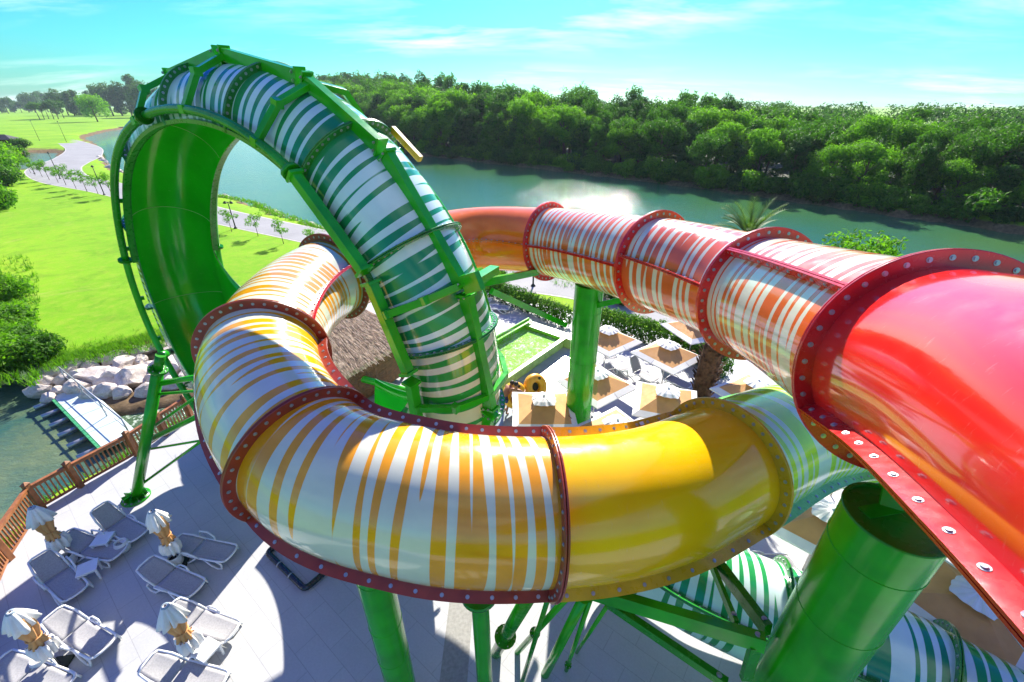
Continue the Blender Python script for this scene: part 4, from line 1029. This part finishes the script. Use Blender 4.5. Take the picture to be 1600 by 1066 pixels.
# ------------------------------------------------------------------ folded parasols
def folded(top,base,label,seed,tie=.5):
    x,y=at(*base); e=empty('folded_parasol',(x,y,0),seed); e.scale=(.80,.80,.88); tag(e,label,'parasol','folded parasols of the left terrace')
    rn=random.Random(seed); ph=rn.uniform(0,6); k=2.45; 
    lean=Vector((rn.uniform(-.1,.1),rn.uniform(-.1,.1),0))
    mb=MB(); mb.cyl((0,0,0),(0,0,k+.05),.024,10); mb.build('pole',M['alu'],e)
    mb=MB(); mb.box((0,0,.04),(.5,.5,.08)); mb.build('base',M['dark'],e,bevel=.02)
    def fl(n_,amp): return lambda i,a: 1+amp*math.sin(n_*a+ph+i*.35)+amp*.5*math.sin(3*a+i*.6+ph)
    mb=MB(); mb.lathe([(.05,k-.02),(.17,k-.20),(.23,k-.46),(.20,k-.72),(.13,k-.98),(.115,k-1.08),(.16,k-1.22),(.19,k-1.32)],64,mi=0,fn=fl(7,.20)); o=mb.build('canopy',M['canvas_t'],e); m=o.modifiers.new('t','SOLIDIFY'); m.thickness=.012
    mb=MB(); mb.lathe([(.20,k-1.27),(.25,k-1.5),(.24,k-1.72),(.20,k-1.80)],72,fn=fl(9,.28)); o=mb.build('hem',M['canvas_w'],e); m=o.modifiers.new('t','SOLIDIFY'); m.thickness=.01
    mb=MB(); mb.lathe([(.03,k+.10),(.12,k+.05),(.20,k-.12),(.27,k-.32),(.31,k-.50)],72,fn=lambda i,a:1+.055*i*math.sin(9*a+ph+.3*i)+.05*i*math.sin(3*a+ph*2)); o=mb.build('vent_cap',M['canvas_w'],e); m=o.modifiers.new('t','SOLIDIFY'); m.thickness=.01
    mb=MB(); mb.lathe([(.06,k+.11),(.10,k+.10),(.11,k+.05)],20); mb.build('crown_disc',plain('blue grey cap',(.30,.38,.45),.6) if 'cd' not in M else M['cd'],e)
    mb=MB(); mb.tube([(.17*math.cos(a)*1.0,.17*math.sin(a),k-1.02) for a in [2*PI*j/24 for j in range(24)]],.022,8,closed=True); mb.build('strap',M['canvas_t'],e)
M['cd']=plain('blue grey cap',(.30,.38,.45),.6)
folded((65,812),(111,874),'folded parasol standing close to the wooden fence in the sun',3)
folded((233,803),(283,880),'folded parasol standing upright at the edge of the shade by the sunlit paving',5)
folded((16,950),(95,1040),'folded parasol at the left edge of the photo, over a white pot',8)
folded((256,952),(312,1030),'folded parasol with the most ruffled hem, in front of the shaded lounger',12)
# ------------------------------------------------------------------ open square parasols
def square(px,py,rot,label,size=2.35,hz=2.55,tilt=0):
    x,y=at(px,py,hz); e=empty('square_parasol',(x,y,0),rot); tag(e,label,'parasol','open square parasols')
    mb=MB(); mb.cyl((0,0,0),(0,0,hz+.06),.028,12); mb.build('pole',M['alu'],e)
    mb=MB(); mb.box((0,0,.05),(.62,.62,.10)); mb.build('base',M['wicker'],e,bevel=.02)
    s=size/2; ze=hz-.56
    def ring(q): 
        z=hz+(ze-hz)*q; r=s*q; out=[]
        for c0,c1 in (((-1,-1),(1,-1)),((1,-1),(1,1)),((1,1),(-1,1)),((-1,1),(-1,-1))):
            for t in (0,.25,.5,.75):
                cx=c0[0]*(1-t)+c1[0]*t; cy=c0[1]*(1-t)+c1[1]*t; sag=.035*q*(1-abs(2*t-1)); out.append(Vector((cx*r*(1-sag*.6),cy*r*(1-sag*.6),z-sag*.8)))
        return out
    def band(q0,q1,nm,mat,drop=0):
        mb=MB(); N=4; V=[ring(q0+(q1-q0)*i/N) for i in range(N+1)]
        if drop: V.append([p-Vector((0,0,drop)) for p in V[-1]])
        vs=[p for r_ in V for p in r_]; n=16
        fs=[(i*n+k,(i+1)*n+k,(i+1)*n+(k+1)%n,i*n+(k+1)%n) for i in range(len(V)-1) for k in range(n)]
        mb.add(vs,fs); o=mb.build(nm,mat,e); m=o.modifiers.new('t','SOLIDIFY'); m.thickness=.008; return o
    band(.10,.80,'canopy',M['canvas_t']); band(.80,1.0,'border',M['canvas_w'],.05)
    mb=MB(); n=48; vs=[Vector((0,0,hz+.11))]
    for q,zz in ((.35,.08),(.7,.03),(1.0,-.04)):
        for k in range(n):
            a=2*PI*k/n; sq=1/max(abs(math.cos(a)),abs(math.sin(a))); r=s*.34*q*(sq*.55+.55)*(1+.03*math.sin(a*12)*q); vs.append(Vector((r*math.cos(a),r*math.sin(a),hz+zz+.012*math.sin(a*12+1)*q)))
    fs=[(0,1+k,1+(k+1)%n) for k in range(n)]+[(1+i*n+k,1+(i+1)*n+k,1+(i+1)*n+(k+1)%n,1+i*n+(k+1)%n) for i in range(2) for k in range(n)]
    mb.add(vs,fs,0,False); o=mb.build('vent_cap',M['canvas_w'],e); m=o.modifiers.new('t','SOLIDIFY'); m.thickness=.008
    mb=MB(); mb.lathe([(.0001,hz+.15),(.04,hz+.14),(.05,hz+.09)],12); mb.build('finial',M['white'],e)
    for k in range(8):
        a=k*PI/4; q=Vector((math.cos(a),math.sin(a),0)); f=s*(1.41 if k%2 else 1)*.97; mb=MB(); mb.beam(q*.05+Vector((0,0,hz-.06)),q*f+Vector((0,0,ze-.03)),.02,.025); mb.build('rib',M['alu'],e)
    # autumn-coloured tie strap hanging from a corner
    mb=MB(); mb.beam((s*.72,-s*.55,hz-.30),(s*.80,-s*.66,hz-.33),.03,.015); mb.build('strap',M['wood'],e)
square(951,515,R(37),'square tan parasol farthest back, right of the thick green column and by the hedge')
square(1046,538,R(36),'square tan parasol pointing a corner at the palm trunk')
square(934,582,R(36),'square tan parasol in the middle, right of the thick green column')
square(1044,610,R(-18),'square tan parasol just left of the palm trunk, above the yellow flange')
square(850,622,R(0),'square tan parasol left of the thick green column, beside the yellow tube float')
square(965,660,R(33),'square tan parasol half hidden by the plain yellow section')
square(1088,500,R(20),'square tan parasol partly behind the orange striped tube')
square(1185,598,R(30),'square tan parasol peeping out under the red flange right of the palm trunk')
square(1300,800,R(48),'square parasol with a lit and a brown panel beside the very thick column')
square(1530,930,R(30),'square parasol seen between the very thick column and the red seam flange')
square(1340,690,R(40),'square parasol mostly hidden just above the rim of the very thick column')
# ------------------------------------------------------------------ landing pool
p0=Vector((*at(781,560),0)); p1=Vector((*at(830,514),0)); axp=(p1-p0).normalized()
a0=Vector((*at(800,598),0)); b0=Vector((*at(882,540),0)); axd=(b0-a0).normalized(); wp=Vector((-axd.y,axd.x,0))
Wp=(p1-b0).dot(wp); 
pool=empty('landing_pool',(b0+p1)/2,math.atan2(axd.y,axd.x)); tag(pool,'raised lime green landing pool full of bubbling water','pool')
pm=plain('lime fibreglass',(.22,.62,.03),.2,.15,2,coat=.4); pm2=plain('pale lime fibreglass',(.46,.72,.20),.3,.15,2,coat=.3)
Lp=7.6; ww=abs(Wp)
mb=MB(); mb.box((-Lp/2,ww/2,.42),(Lp,.10,.9)); mb.box((-Lp/2,ww/2-.15,.72),(Lp,.22,.06)); mb.build('side_wall',pm,pool,bevel=.02)
mb=MB(); mb.box((-Lp/2,-ww/2,.28),(Lp,.10,.6)); mb.box((-Lp/2,-ww/2-.07,.58),(Lp,.24,.06)); mb.build('side_wall',pm2,pool,bevel=.02)
mb=MB(); mb.box((.05,0,.3),(.12,ww+.3,.65)); mb.box((-.25,0,.56),(.5,ww,.05)); mb.build('end_wall',pm2,pool,bevel=.02)
mb=MB(); 
for k in range(16): mb.cyl((-.52,-ww/2+.3+k*(ww-.5)/15,.50),(-.55,-ww/2+.3+k*(ww-.5)/15,.50),.05,10)
mb.box((-.47,0,.47),(.06,ww-.1,.16)); mb.build('inlet_grille',pm,pool)
mb=MB(); mb.box((.0,-ww/2-.25,.3),(.9,.5,.6)); mb.build('corner_box',pm2,pool,bevel=.03)
mb=MB(); mb.add([(-Lp,-ww/2,.36),(-.4,-ww/2,.36),(-.4,ww/2,.36),(-Lp,ww/2,.36)],[(0,1,2,3)]); mb.build('water',M['pool'],pool)
wet=sheet('wet_paving',[at(*q) for q in [(770,560),(828,500),(893,522),(893,575),(850,640),(800,690),(770,690)]],.004,plain('wet paving',(.30,.36,.38),.15,.2,1.2))
gm=plain('pool gutter',(.25,.42,.46),.3,.2,2)
# white picket rail by the pool
P=Vector((*at(741,556),0)); Q=Vector((*at(803,539),0)); gr=empty('picket_rail',P); tag(gr,'thin white metal picket rail left of the lime landing pool','rail')
mb=MB(); d=Q-P; mb.cyl(Vector((0,0,1.0)),d+Vector((0,0,1.0)),.018,8); mb.cyl(Vector((0,0,.1)),d+Vector((0,0,.1)),.015,8)
for k in range(16): q=d*(k/15); mb.cyl(q,q+Vector((0,0,1.0)),.011,6)
mb.build('pickets',M['alu'],gr)
# ------------------------------------------------------------------ clipped hedges
def hedge(a,b,h,w_,label,seed):
    a=Vector((*at(*a),0)); b=Vector((*at(*b),0)); e=empty('hedge',a); tag(e,label,'hedge'); rn=random.Random(seed); mb=MB(); tn=[]
    Lh=(b-a).length; t=(b-a).normalized(); n=int(Lh/.55)
    for k in range(n):
        c=t*(k+.5)/n*Lh+Vector((rn.uniform(-.1,.1),rn.uniform(-.1,.1),h*.55)); leaves(mb,tn,c,h*.52,700,.10,(.85,.85*w_,1.05*rn.uniform(.9,1.1)),rn,.6)
        leaves(mb,tn,c+Vector((rn.uniform(-.3,.3),0,h*.42)),.3,70,.08,(1,1,1),rn,.2)
    o=mb.build('foliage',M['leaf'],e); set_tones(o,tn)
hedge((762,463),(884,512),1.35,1,'clipped hedge running from the loop to the thick green column',1)
hedge((908,506),(1048,545),1.35,1,'clipped hedge running right from the thick green column behind the parasols',2)
hedge((1052,548),(1130,590),1.1,1,'short dark hedge behind the seated visitors',3)
# ------------------------------------------------------------------ palm
def palm(x,y,h,label,r=.5):
    e=empty('palm_tree',(x,y,0)); tag(e,label,'palm'); rn=random.Random(3)
    top=Vector((.6,.6,h)); mb=MB(); mb.tube([(0,0,0),(.1,.1,h*.3),(.35,.35,h*.65),top],[r*.75,r*.85,r*.75,r*.6],16)
    for k in range(420):
        t=rn.random(); a=rn.uniform(0,6.28); c=Vector((0,0,0)).lerp(top,t); rr=r*.82; p=c+Vector((math.cos(a)*rr,math.sin(a)*rr,0)); d=Vector((math.cos(a)*.5,math.sin(a)*.5,.75)).normalized(); q=Vector((-math.sin(a),math.cos(a),0))
        l=rn.uniform(.16,.32); w2=.075; mb.add([p-q*w2,p+q*w2,p+d*l+q*w2*.5+Vector((math.cos(a),math.sin(a),0))*.06,p+d*l-q*w2*.5+Vector((math.cos(a),math.sin(a),0))*.06,p-q*w2-d*.06,p+q*w2-d*.06],[(0,1,2,3),(4,5,1,0),(3,2,1,0)])
    mb.build('trunk',M['palmbark'],e)
    for k in range(46):
        a=k*2.399; el=R(rn.uniform(-5,80)); Lf=rn.uniform(1.2,1.7); mb=MB(); tn=[]; pts=[]
        p=top.copy(); d=Vector((math.cos(a)*math.cos(el),math.sin(a)*math.cos(el),math.sin(el)))
        for i in range(11): pts.append(p.copy()); p+=d*Lf/10; d=(d+Vector((0,0,-.085*(1+.3*i/4)))).normalized()
        mb.tube(pts,[.03*(1-i/12) for i in range(11)],5); tn+= [.8]*(len(mb.f))
        for i in range(1,10):
          for hlf in (0,.5):
            pp=pts[i].lerp(pts[min(10,i+1)],hlf); t=(pts[min(10,i+1)]-pts[i-1]).normalized(); s_=t.cross(Vector((0,0,1))).normalized(); ll=.42*math.sin(PI*(i+hlf+1)/12.5)
            for sg in(-1,1):
                dd=(s_*sg*.75+t*.75+Vector((0,0,.25))).normalized(); mb.add([pp,pp+t*.045,pp+dd*ll],[(0,1,2)]); tn.append(rn.random())
        o=mb.build('frond',M['palm'],e); set_tones(o,tn)
palm(8.45,15.9,7.55,'tall date palm with a shaggy dark trunk rising behind the red striped tube')
# leafy young trees on the near shore
for i,(px,py,z,rs) in enumerate([(1325,385,4.9,1.3),(1352,392,4.7,1.2),(1395,385,4.8,1.0)]):
    u=(px-800)/FPX; v=(py-533)/FPX; fw=math.cos(PITCH)-v*math.sin(PITCH); dn=math.sin(PITCH)+v*math.cos(PITCH); t=(H-z)/dn
    tr=make_tree('round',5.6,2.6*rs,M['leaf2'],70+i,1500,.17,name='young_tree',trunk_h=.4); tr.location=(u*t,fw*t,-.1)
    tag(tr,['bright leafy young tree on the near shore, left one above the nearest red flange','bright leafy young tree on the near shore, middle one above the nearest red flange','smaller bright young tree on the near shore, right one above the nearest red flange'][i],'tree')
for i,(px,py) in enumerate([(938,462),(958,466),(972,474),(783,440),(770,446),(1100,560)]):
    x,y=at(px,py); o=copy_tree(shr[i%2]); o.location=(x,y,-.1); o.scale=(.55,.55,.7); tag(o,['small shoreline shrub seen just right of the thick green column','second small shoreline shrub right of the thick green column','small shoreline shrub next to the second red flange','small shrub under the plain orange bend','small shrub beside the loop under the plain orange bend','small shrub beside the palm trunk'][i],'shrub')
# ------------------------------------------------------------------ thatched hut
hA=Vector((*at(506,604,2.35),0)); hB=Vector((*at(628,533,2.35),0)); hx=(hB-hA).normalized(); hut=empty('thatched_hut',(hA+hB)/2,math.atan2(hx.y,hx.x)); tag(hut,'thatched hut with a slatted brown wooden wall behind the ring','hut')
Lh=(hB-hA).length+1.6; Dh=5.4
mb=MB(); e0=.0
zE,zR=2.3,4.3
vs=[(-Lh/2,0,zE),(Lh/2,0,zE),(Lh/2,Dh,zE),(-Lh/2,Dh,zE),(-Lh/2+1.6,Dh/2,zR),(Lh/2-1.6,Dh/2,zR)]
V=[Vector(v) for v in vs]
mb.add(V+[v-Vector((0,0,.22)) for v in V],[(0,1,5,4),(1,2,5),(2,3,4,5),(3,0,4),(0,6,7,1),(1,7,8,2),(2,8,9,3),(3,9,6,0),(6,9,8,7)])
rn=random.Random(4)
th=plain('dry thatch',(.46,.33,.23),.95,.45,7,bmp=.8); th2=plain('pale thatch straw',(.62,.48,.36),.95,.35,9); th3=plain('weathered thatch straw',(.24,.16,.12),.95,.3,9)
for (a,b,c,d) in ((0,1,5,4),(2,3,4,5),(1,2,5,5),(3,0,4,4)):
    for _ in range(5200 if a==0 else 1200):
        s_=rn.random(); t=rn.random()**.9; lo=V[a].lerp(V[b],s_); hi=V[d].lerp(V[c],s_); p=lo.lerp(hi,t); dwn=(lo-hi).normalized(); q=(V[b]-V[a]).normalized(); nn=q.cross(dwn); nn=nn if nn.z>0 else -nn
        l=rn.uniform(.18,.42); w2=rn.uniform(.007,.018); dd=(dwn+q*rn.uniform(-.25,.25)+nn*rn.uniform(-.02,.10)).normalized(); p=p+nn*rn.uniform(.01,.05)
        mb.add([p-q*w2,p+q*w2,p+dd*l+q*w2*.4,p+dd*l-q*w2*.4],[(0,1,2,3)],rn.choice((0,1,1,2)))
mb.build('roof',[th,th2,th3],hut)
wm=plain('dark stained slats',(.17,.065,.022),.5,.35,6,bmp=.3)
mb=MB(); nrow=26
for k in range(nrow):
    z=.25+k*(1.98/nrow); off=rn.uniform(-.4,.4)
    for j in range(9):
        x0=-Lh/2+.55+j*(Lh-1.1)/9; ww2=(Lh-1.1)/9; mb.box((x0+ww2/2,.48+rn.uniform(-.008,.008),z),(ww2-.006,.035,1.98/nrow-.012))
mb.build('slatted_wall',wm,hut)
mb=MB(); mb.box((Lh/2-.52,Dh/2,1.25),(.05,Dh-1,2.0)); mb.box((-Lh/2+.52,Dh/2,1.25),(.05,Dh-1,2.0)); mb.box((0,Dh-.5,1.25),(Lh-1.1,.05,2.0)); mb.build('wall',wm,hut)
for k in range(4):
    mb=MB(); mb.box((-Lh/2+.6+k*(Lh-1.2)/3,.52,1.1),(.13,.13,2.2)); mb.build('post',wm,hut)
# white sunlit table left of the loop foot
x,y=at(622,612,.1); 
# ------------------------------------------------------------------ black pipe frames on the shaded paving
x,y=at(476,866,.1); pf=empty('pipe_frame',(x,y,0),R(-35)); tag(pf,'black plastic pipe frame lying on the shaded paving under the ring','pipe frame')
for (z,dx,dy,sx,sy,r) in ((.09,0,0,1.0,.62,.085),(.30,.45,.40,.62,.40,.07)):
    mb=MB(); pts=[]
    for cx,cy,a in ((sx,sy,0),(-sx,sy,90),(-sx,-sy,180),(sx,-sy,270)):
        for k in range(5): t=R(a+k*22.5); pts.append((dx+cx-math.copysign(.14,cx)+.14*math.cos(t),dy+cy-math.copysign(.14,cy)+.14*math.sin(t),z))
    mb.tube(pts,r,14,closed=True)
    mb.build('pipe_loop',M['black'],pf)
    for px_,py_ in ((dx-sx*.3,dy-sy),(dx+sx*.3,dy-sy),(dx-sx,dy)):
        mb=MB(); d=Vector((1,0,0)) if abs(py_-dy)>.1 else Vector((0,1,0)); c=Vector((px_,py_,z)); mb.cyl(c-d*.02,c+d*.02,r*1.10,16); mb.build('clamp',M['alu'],pf)
# ------------------------------------------------------------------ double tube float
x,y=at(822,606,.9); fl=empty('tube_float',(x,y,.75),R(20)); fl.rotation_euler=(R(62),0,R(35)); tag(fl,'yellow double tube float held upright beside the landing pool','float')
fy=plain('yellow vinyl',(.85,.42,.01),.35,.1,3,coat=.3)
for dx in (-.62,.52):
    mb=MB(); mb.tube([((.40)*math.cos(a)+dx,.40*math.sin(a),0) for a in [2*PI*k/36 for k in range(36)]],.21,18,closed=True); mb.build('ring_tube',fy,fl)
    for k in range(2): mb=MB(); a=R(60+k*180); c=Vector((dx+.40*math.cos(a),.40*math.sin(a),.20)); mb.cyl(c,c+Vector((0,0,.035)),.07,12); mb.build('handle',M['dark'],fl)
mb=MB(); mb.lathe([(.0001,-.04),(.3,-.02)],20,(.52,0,0)); mb.build('floor_mesh',M['dark'],fl)
# ------------------------------------------------------------------ people
skin=plain('tanned skin',(.34,.14,.07),.55,.1,6); skin2=plain('light skin',(.55,.30,.20),.55,.1,6); hairm=plain('dark hair',(.02,.014,.01),.6,.3,20)
def person(loc,rz,pose,label,sk,cloth,cloth_name,top=None,sc_=1.0):
    e=empty('person',loc,rz); tag(e,label,'person'); e.scale=(sc_,)*3
    J={}
    if pose=='stand': 
        J=dict(pel=(0,0,.95),waist=(0,.01,1.08),chest=(0,0,1.28),neck=(0,.01,1.47),head0=(0,.03,1.55),head=(0,.04,1.66),
          hl=(.10,0,.90),kl=(.12,.04,.50),al=(.13,-.02,.08),fl=(.14,.14,.03),hr=(-.10,0,.90),kr=(-.12,.08,.50),ar=(-.14,.0,.08),fr=(-.15,.15,.03),
          sl=(.19,0,1.40),el=(.32,.12,1.18),wl=(.28,.36,1.16),sr=(-.19,0,1.40),er=(-.30,.10,1.16),wr=(-.24,.34,1.10))
    elif pose=='bend':
        J=dict(pel=(0,-.1,.92),waist=(0,.0,1.03),chest=(0,.18,1.16),neck=(0,.34,1.26),head0=(0,.40,1.29),head=(0,.48,1.34),
          hl=(.10,-.1,.87),kl=(.13,.02,.48),al=(.14,-.12,.08),fl=(.15,.04,.03),hr=(-.10,-.1,.87),kr=(-.13,.12,.50),ar=(-.15,.06,.08),fr=(-.16,.22,.03),
          sl=(.19,.28,1.22),el=(.28,.46,1.02),wl=(.25,.66,.96),sr=(-.19,.28,1.22),er=(-.28,.48,1.04),wr=(-.22,.68,1.0))
    else:
        J=dict(pel=(0,0,.50),waist=(0,-.04,.62),chest=(0,-.09,.84),neck=(0,-.09,1.03),head0=(0,-.06,1.10),head=(0,-.05,1.21),
          hl=(.11,.06,.49),kl=(.14,.46,.52),al=(.14,.50,.08),fl=(.15,.64,.03),hr=(-.11,.06,.49),kr=(-.14,.46,.52),ar=(-.15,.48,.08),fr=(-.16,.62,.03),
          sl=(.19,-.08,.96),el=(.26,.08,.74),wl=(.18,.30,.66),sr=(-.19,-.08,.96),er=(-.26,.08,.74),wr=(-.16,.30,.64))
    rad=dict(pel=.15,waist=.13,chest=.155,neck=.06,head0=.065,head=.10,hl=.095,kl=.06,al=.04,fl=.035,hr=.095,kr=.06,ar=.04,fr=.035,sl=.065,el=.042,wl=.028,sr=.065,er=.042,wr=.028)
    names=list(J); V_=[Vector(J[n_]) for n_ in names]; ed=[('pel','waist'),('waist','chest'),('chest','neck'),('neck','head0'),('head0','head'),('pel','hl'),('hl','kl'),('kl','al'),('al','fl'),('pel','hr'),('hr','kr'),('kr','ar'),('ar','fr'),('chest','sl'),('sl','el'),('el','wl'),('chest','sr'),('sr','er'),('er','wr')]
    E_=[(names.index(a),names.index(b)) for a,b in ed]; RR=[rad[n_] for n_ in names]
    for side_,w_,el_ in ((1,'wl','el'),(-1,'wr','er')):
        w0=Vector(J[w_]); d=(w0-Vector(J[el_])).normalized(); s_=Vector((side_,0,0)); pm_=w0+d*.06; V_.append(pm_); RR.append(.026); ip=len(V_)-1; E_.append((names.index(w_),ip))
        for k in range(4):
            f0=pm_+s_*(.024-.016*k)+d*.03; f1=f0+d*(.035+.006*(1.5-abs(k-1.5)))+Vector((0,0,-.012)); f2=f1+d*.018+Vector((0,0,-.022))
            i0=len(V_); V_+= [f0,f1,f2]; RR+=[.009,.008,.007]; E_+=[(ip,i0),(i0,i0+1),(i0+1,i0+2)]
        t0=w0+d*.03-s_*.03; t1=t0+d*.03-s_*.018; i0=len(V_); V_+=[t0,t1]; RR+=[.011,.009]; E_+=[(ip,i0),(i0,i0+1)]
    me=bpy.data.meshes.new('body'); me.from_pydata([tuple(v) for v in V_],E_,[]); o=link('body',me,[sk],e)
    m=o.modifiers.new('skin','SKIN'); m.use_smooth_shade=True
    if not me.skin_vertices: 
        me_sk=o.data
    for i,sv in enumerate(o.data.skin_vertices[0].data): sv.radius=(RR[i],RR[i]); sv.use_root=(i==0)
    m=o.modifiers.new('sub','SUBSURF'); m.levels=2; m.render_levels=2
    h=Vector(J['head']); up_=(h-Vector(J['head0'])).normalized()
    # face and hair
    def ell(c,r3,nm,mat,n=16):
        mb=MB(); vs=[]; 
        for i in range(n+1):
            for j in range(n): a=PI*i/n; b=2*PI*j/n; vs.append(Vector(c)+Vector((r3[0]*math.sin(a)*math.cos(b),r3[1]*math.sin(a)*math.sin(b),r3[2]*math.cos(a))))
        mb.add(vs,[(i*n+j,i*n+(j+1)%n,(i+1)*n+(j+1)%n,(i+1)*n+j) for i in range(n) for j in range(n)],0,True); return mb.build(nm,mat,e)
    ell(h+Vector((0,-.022,.035)),(.105,.115,.10),'hair',hairm)
    for sx in(-1,1): ell(h+Vector((sx*.036,.095,-.005)),(.013,.008,.009),'eye',hairm,8); ell(h+Vector((sx*.10,0,-.01)),(.014,.024,.034),'ear',sk,8)
    ell(h+Vector((0,.108,-.028)),(.014,.022,.024),'nose',sk,8); ell(h+Vector((0,.095,-.062)),(.026,.010,.008),'mouth',plain('lips',(.35,.08,.06),.5),8)
    # swimwear following the hips
    P_=Vector(J['pel']); mb=MB()
    mb.tube([P_+Vector((0,-.005,.07)),P_+Vector((0,0,0)),P_+Vector((0,.01,-.07))],[.165,.172,.16],20); 
    for q,kx in (('hl','kl'),('hr','kr')):
        a=Vector(J[q]); b=Vector(J[kx]); mb.tube([a,a.lerp(b,.25),a.lerp(b,.5)],[.112,.102,.092],16)
    mb.build(cloth_name,cloth,e)
    if top is not None:
        mb=MB(); mb.tube([Vector(J['waist']),Vector(J['waist']).lerp(Vector(J['chest']),.5),Vector(J['chest']),Vector(J['chest']).lerp(Vector(J['neck']),.5)],[.15,.16,.175,.12],20); mb.build('shirt',top,e)
    return e
cb1=plain('dark red fabric',(.25,.02,.03),.8); cb2=plain('navy fabric',(.03,.05,.15),.8); cg=plain('lime fabric',(.20,.55,.04),.8); cp=plain('pink fabric',(.65,.16,.16),.8)
x,y=at(806,650); person((x,y,0),R(-20),'stand','dark haired visitor standing with bare shoulders and holding the end of the yellow float',skin,cb1,'shorts')
x,y=at(790,645); person((x,y,0),R(-40),'bend','visitor bending forward at the edge of the landing pool',skin,cb2,'shorts')
def chair(x,y,rz,col,label):
    e=empty('armchair',(x,y,0),rz); tag(e,label,'chair'); mb=MB(); mb.box((0,0,.42),(.52,.5,.05)); mb.build('seat',col,e,bevel=.02)
    mb=MB(); N=10; vs=[]
    for i in range(N+1):
        a=PI*i/N; 
        for z,k in ((.46,1),(.95,1.08)): vs.append((.27*k*math.cos(a),-.22*k*math.sin(a)-.02,z))
    mb.add(vs,[(2*i,2*i+1,2*i+3,2*i+2) for i in range(N)],0,True); o=mb.build('backrest',col,e); m=o.modifiers.new('t','SOLIDIFY'); m.thickness=.03
    for sx in(-1,1):
        for sy in(-1,1): mb=MB(); mb.beam((sx*.22,sy*.2,0),(sx*.21,sy*.19,.4),.04,.04); mb.build('leg',col,e)
tanc=plain('tan resin',(.42,.20,.10),.6)
x,y=at(1078,552); chair(x,y,R(190),tanc,'tan armchair of the seated visitor in pink beyond the parasol tip'); person((x,y,-.02),R(190),'sit','seated visitor in pink beside the hedge beyond the parasol tip',skin2,cp,'shorts',cp)
x,y=at(1098,556); chair(x,y,R(170),tanc,'tan armchair of the seated visitor in lime next to the palm'); person((x,y,-.02),R(170),'sit','seated visitor in a lime green shirt next to the palm trunk',skin,cb2,'shorts',cg)
x,y=at(1060,545); chair(x,y,R(200),tanc,'empty tan armchair with a rounded back behind the parasol tip')
# ------------------------------------------------------------------ the air
mb=MB(); mb.box((0,1200,18),(5200,3400,44)); hz=mb.build('haze',None if 0 else [])
hm=bpy.data.materials.new('thin haze'); hm.use_nodes=True; hn=hm.node_tree; hn.nodes.remove(hn.nodes['Principled BSDF'])
pv=hn.nodes.new('ShaderNodeVolumePrincipled'); pv.inputs['Density'].default_value=.00011; pv.inputs['Color'].default_value=(.75,.92,1,1); pv.inputs['Anisotropy'].default_value=.3
hn.links.new(pv.outputs[0],hn.nodes['Material Output'].inputs['Volume']); hz.data.materials.append(hm); hz['kind']='stuff'
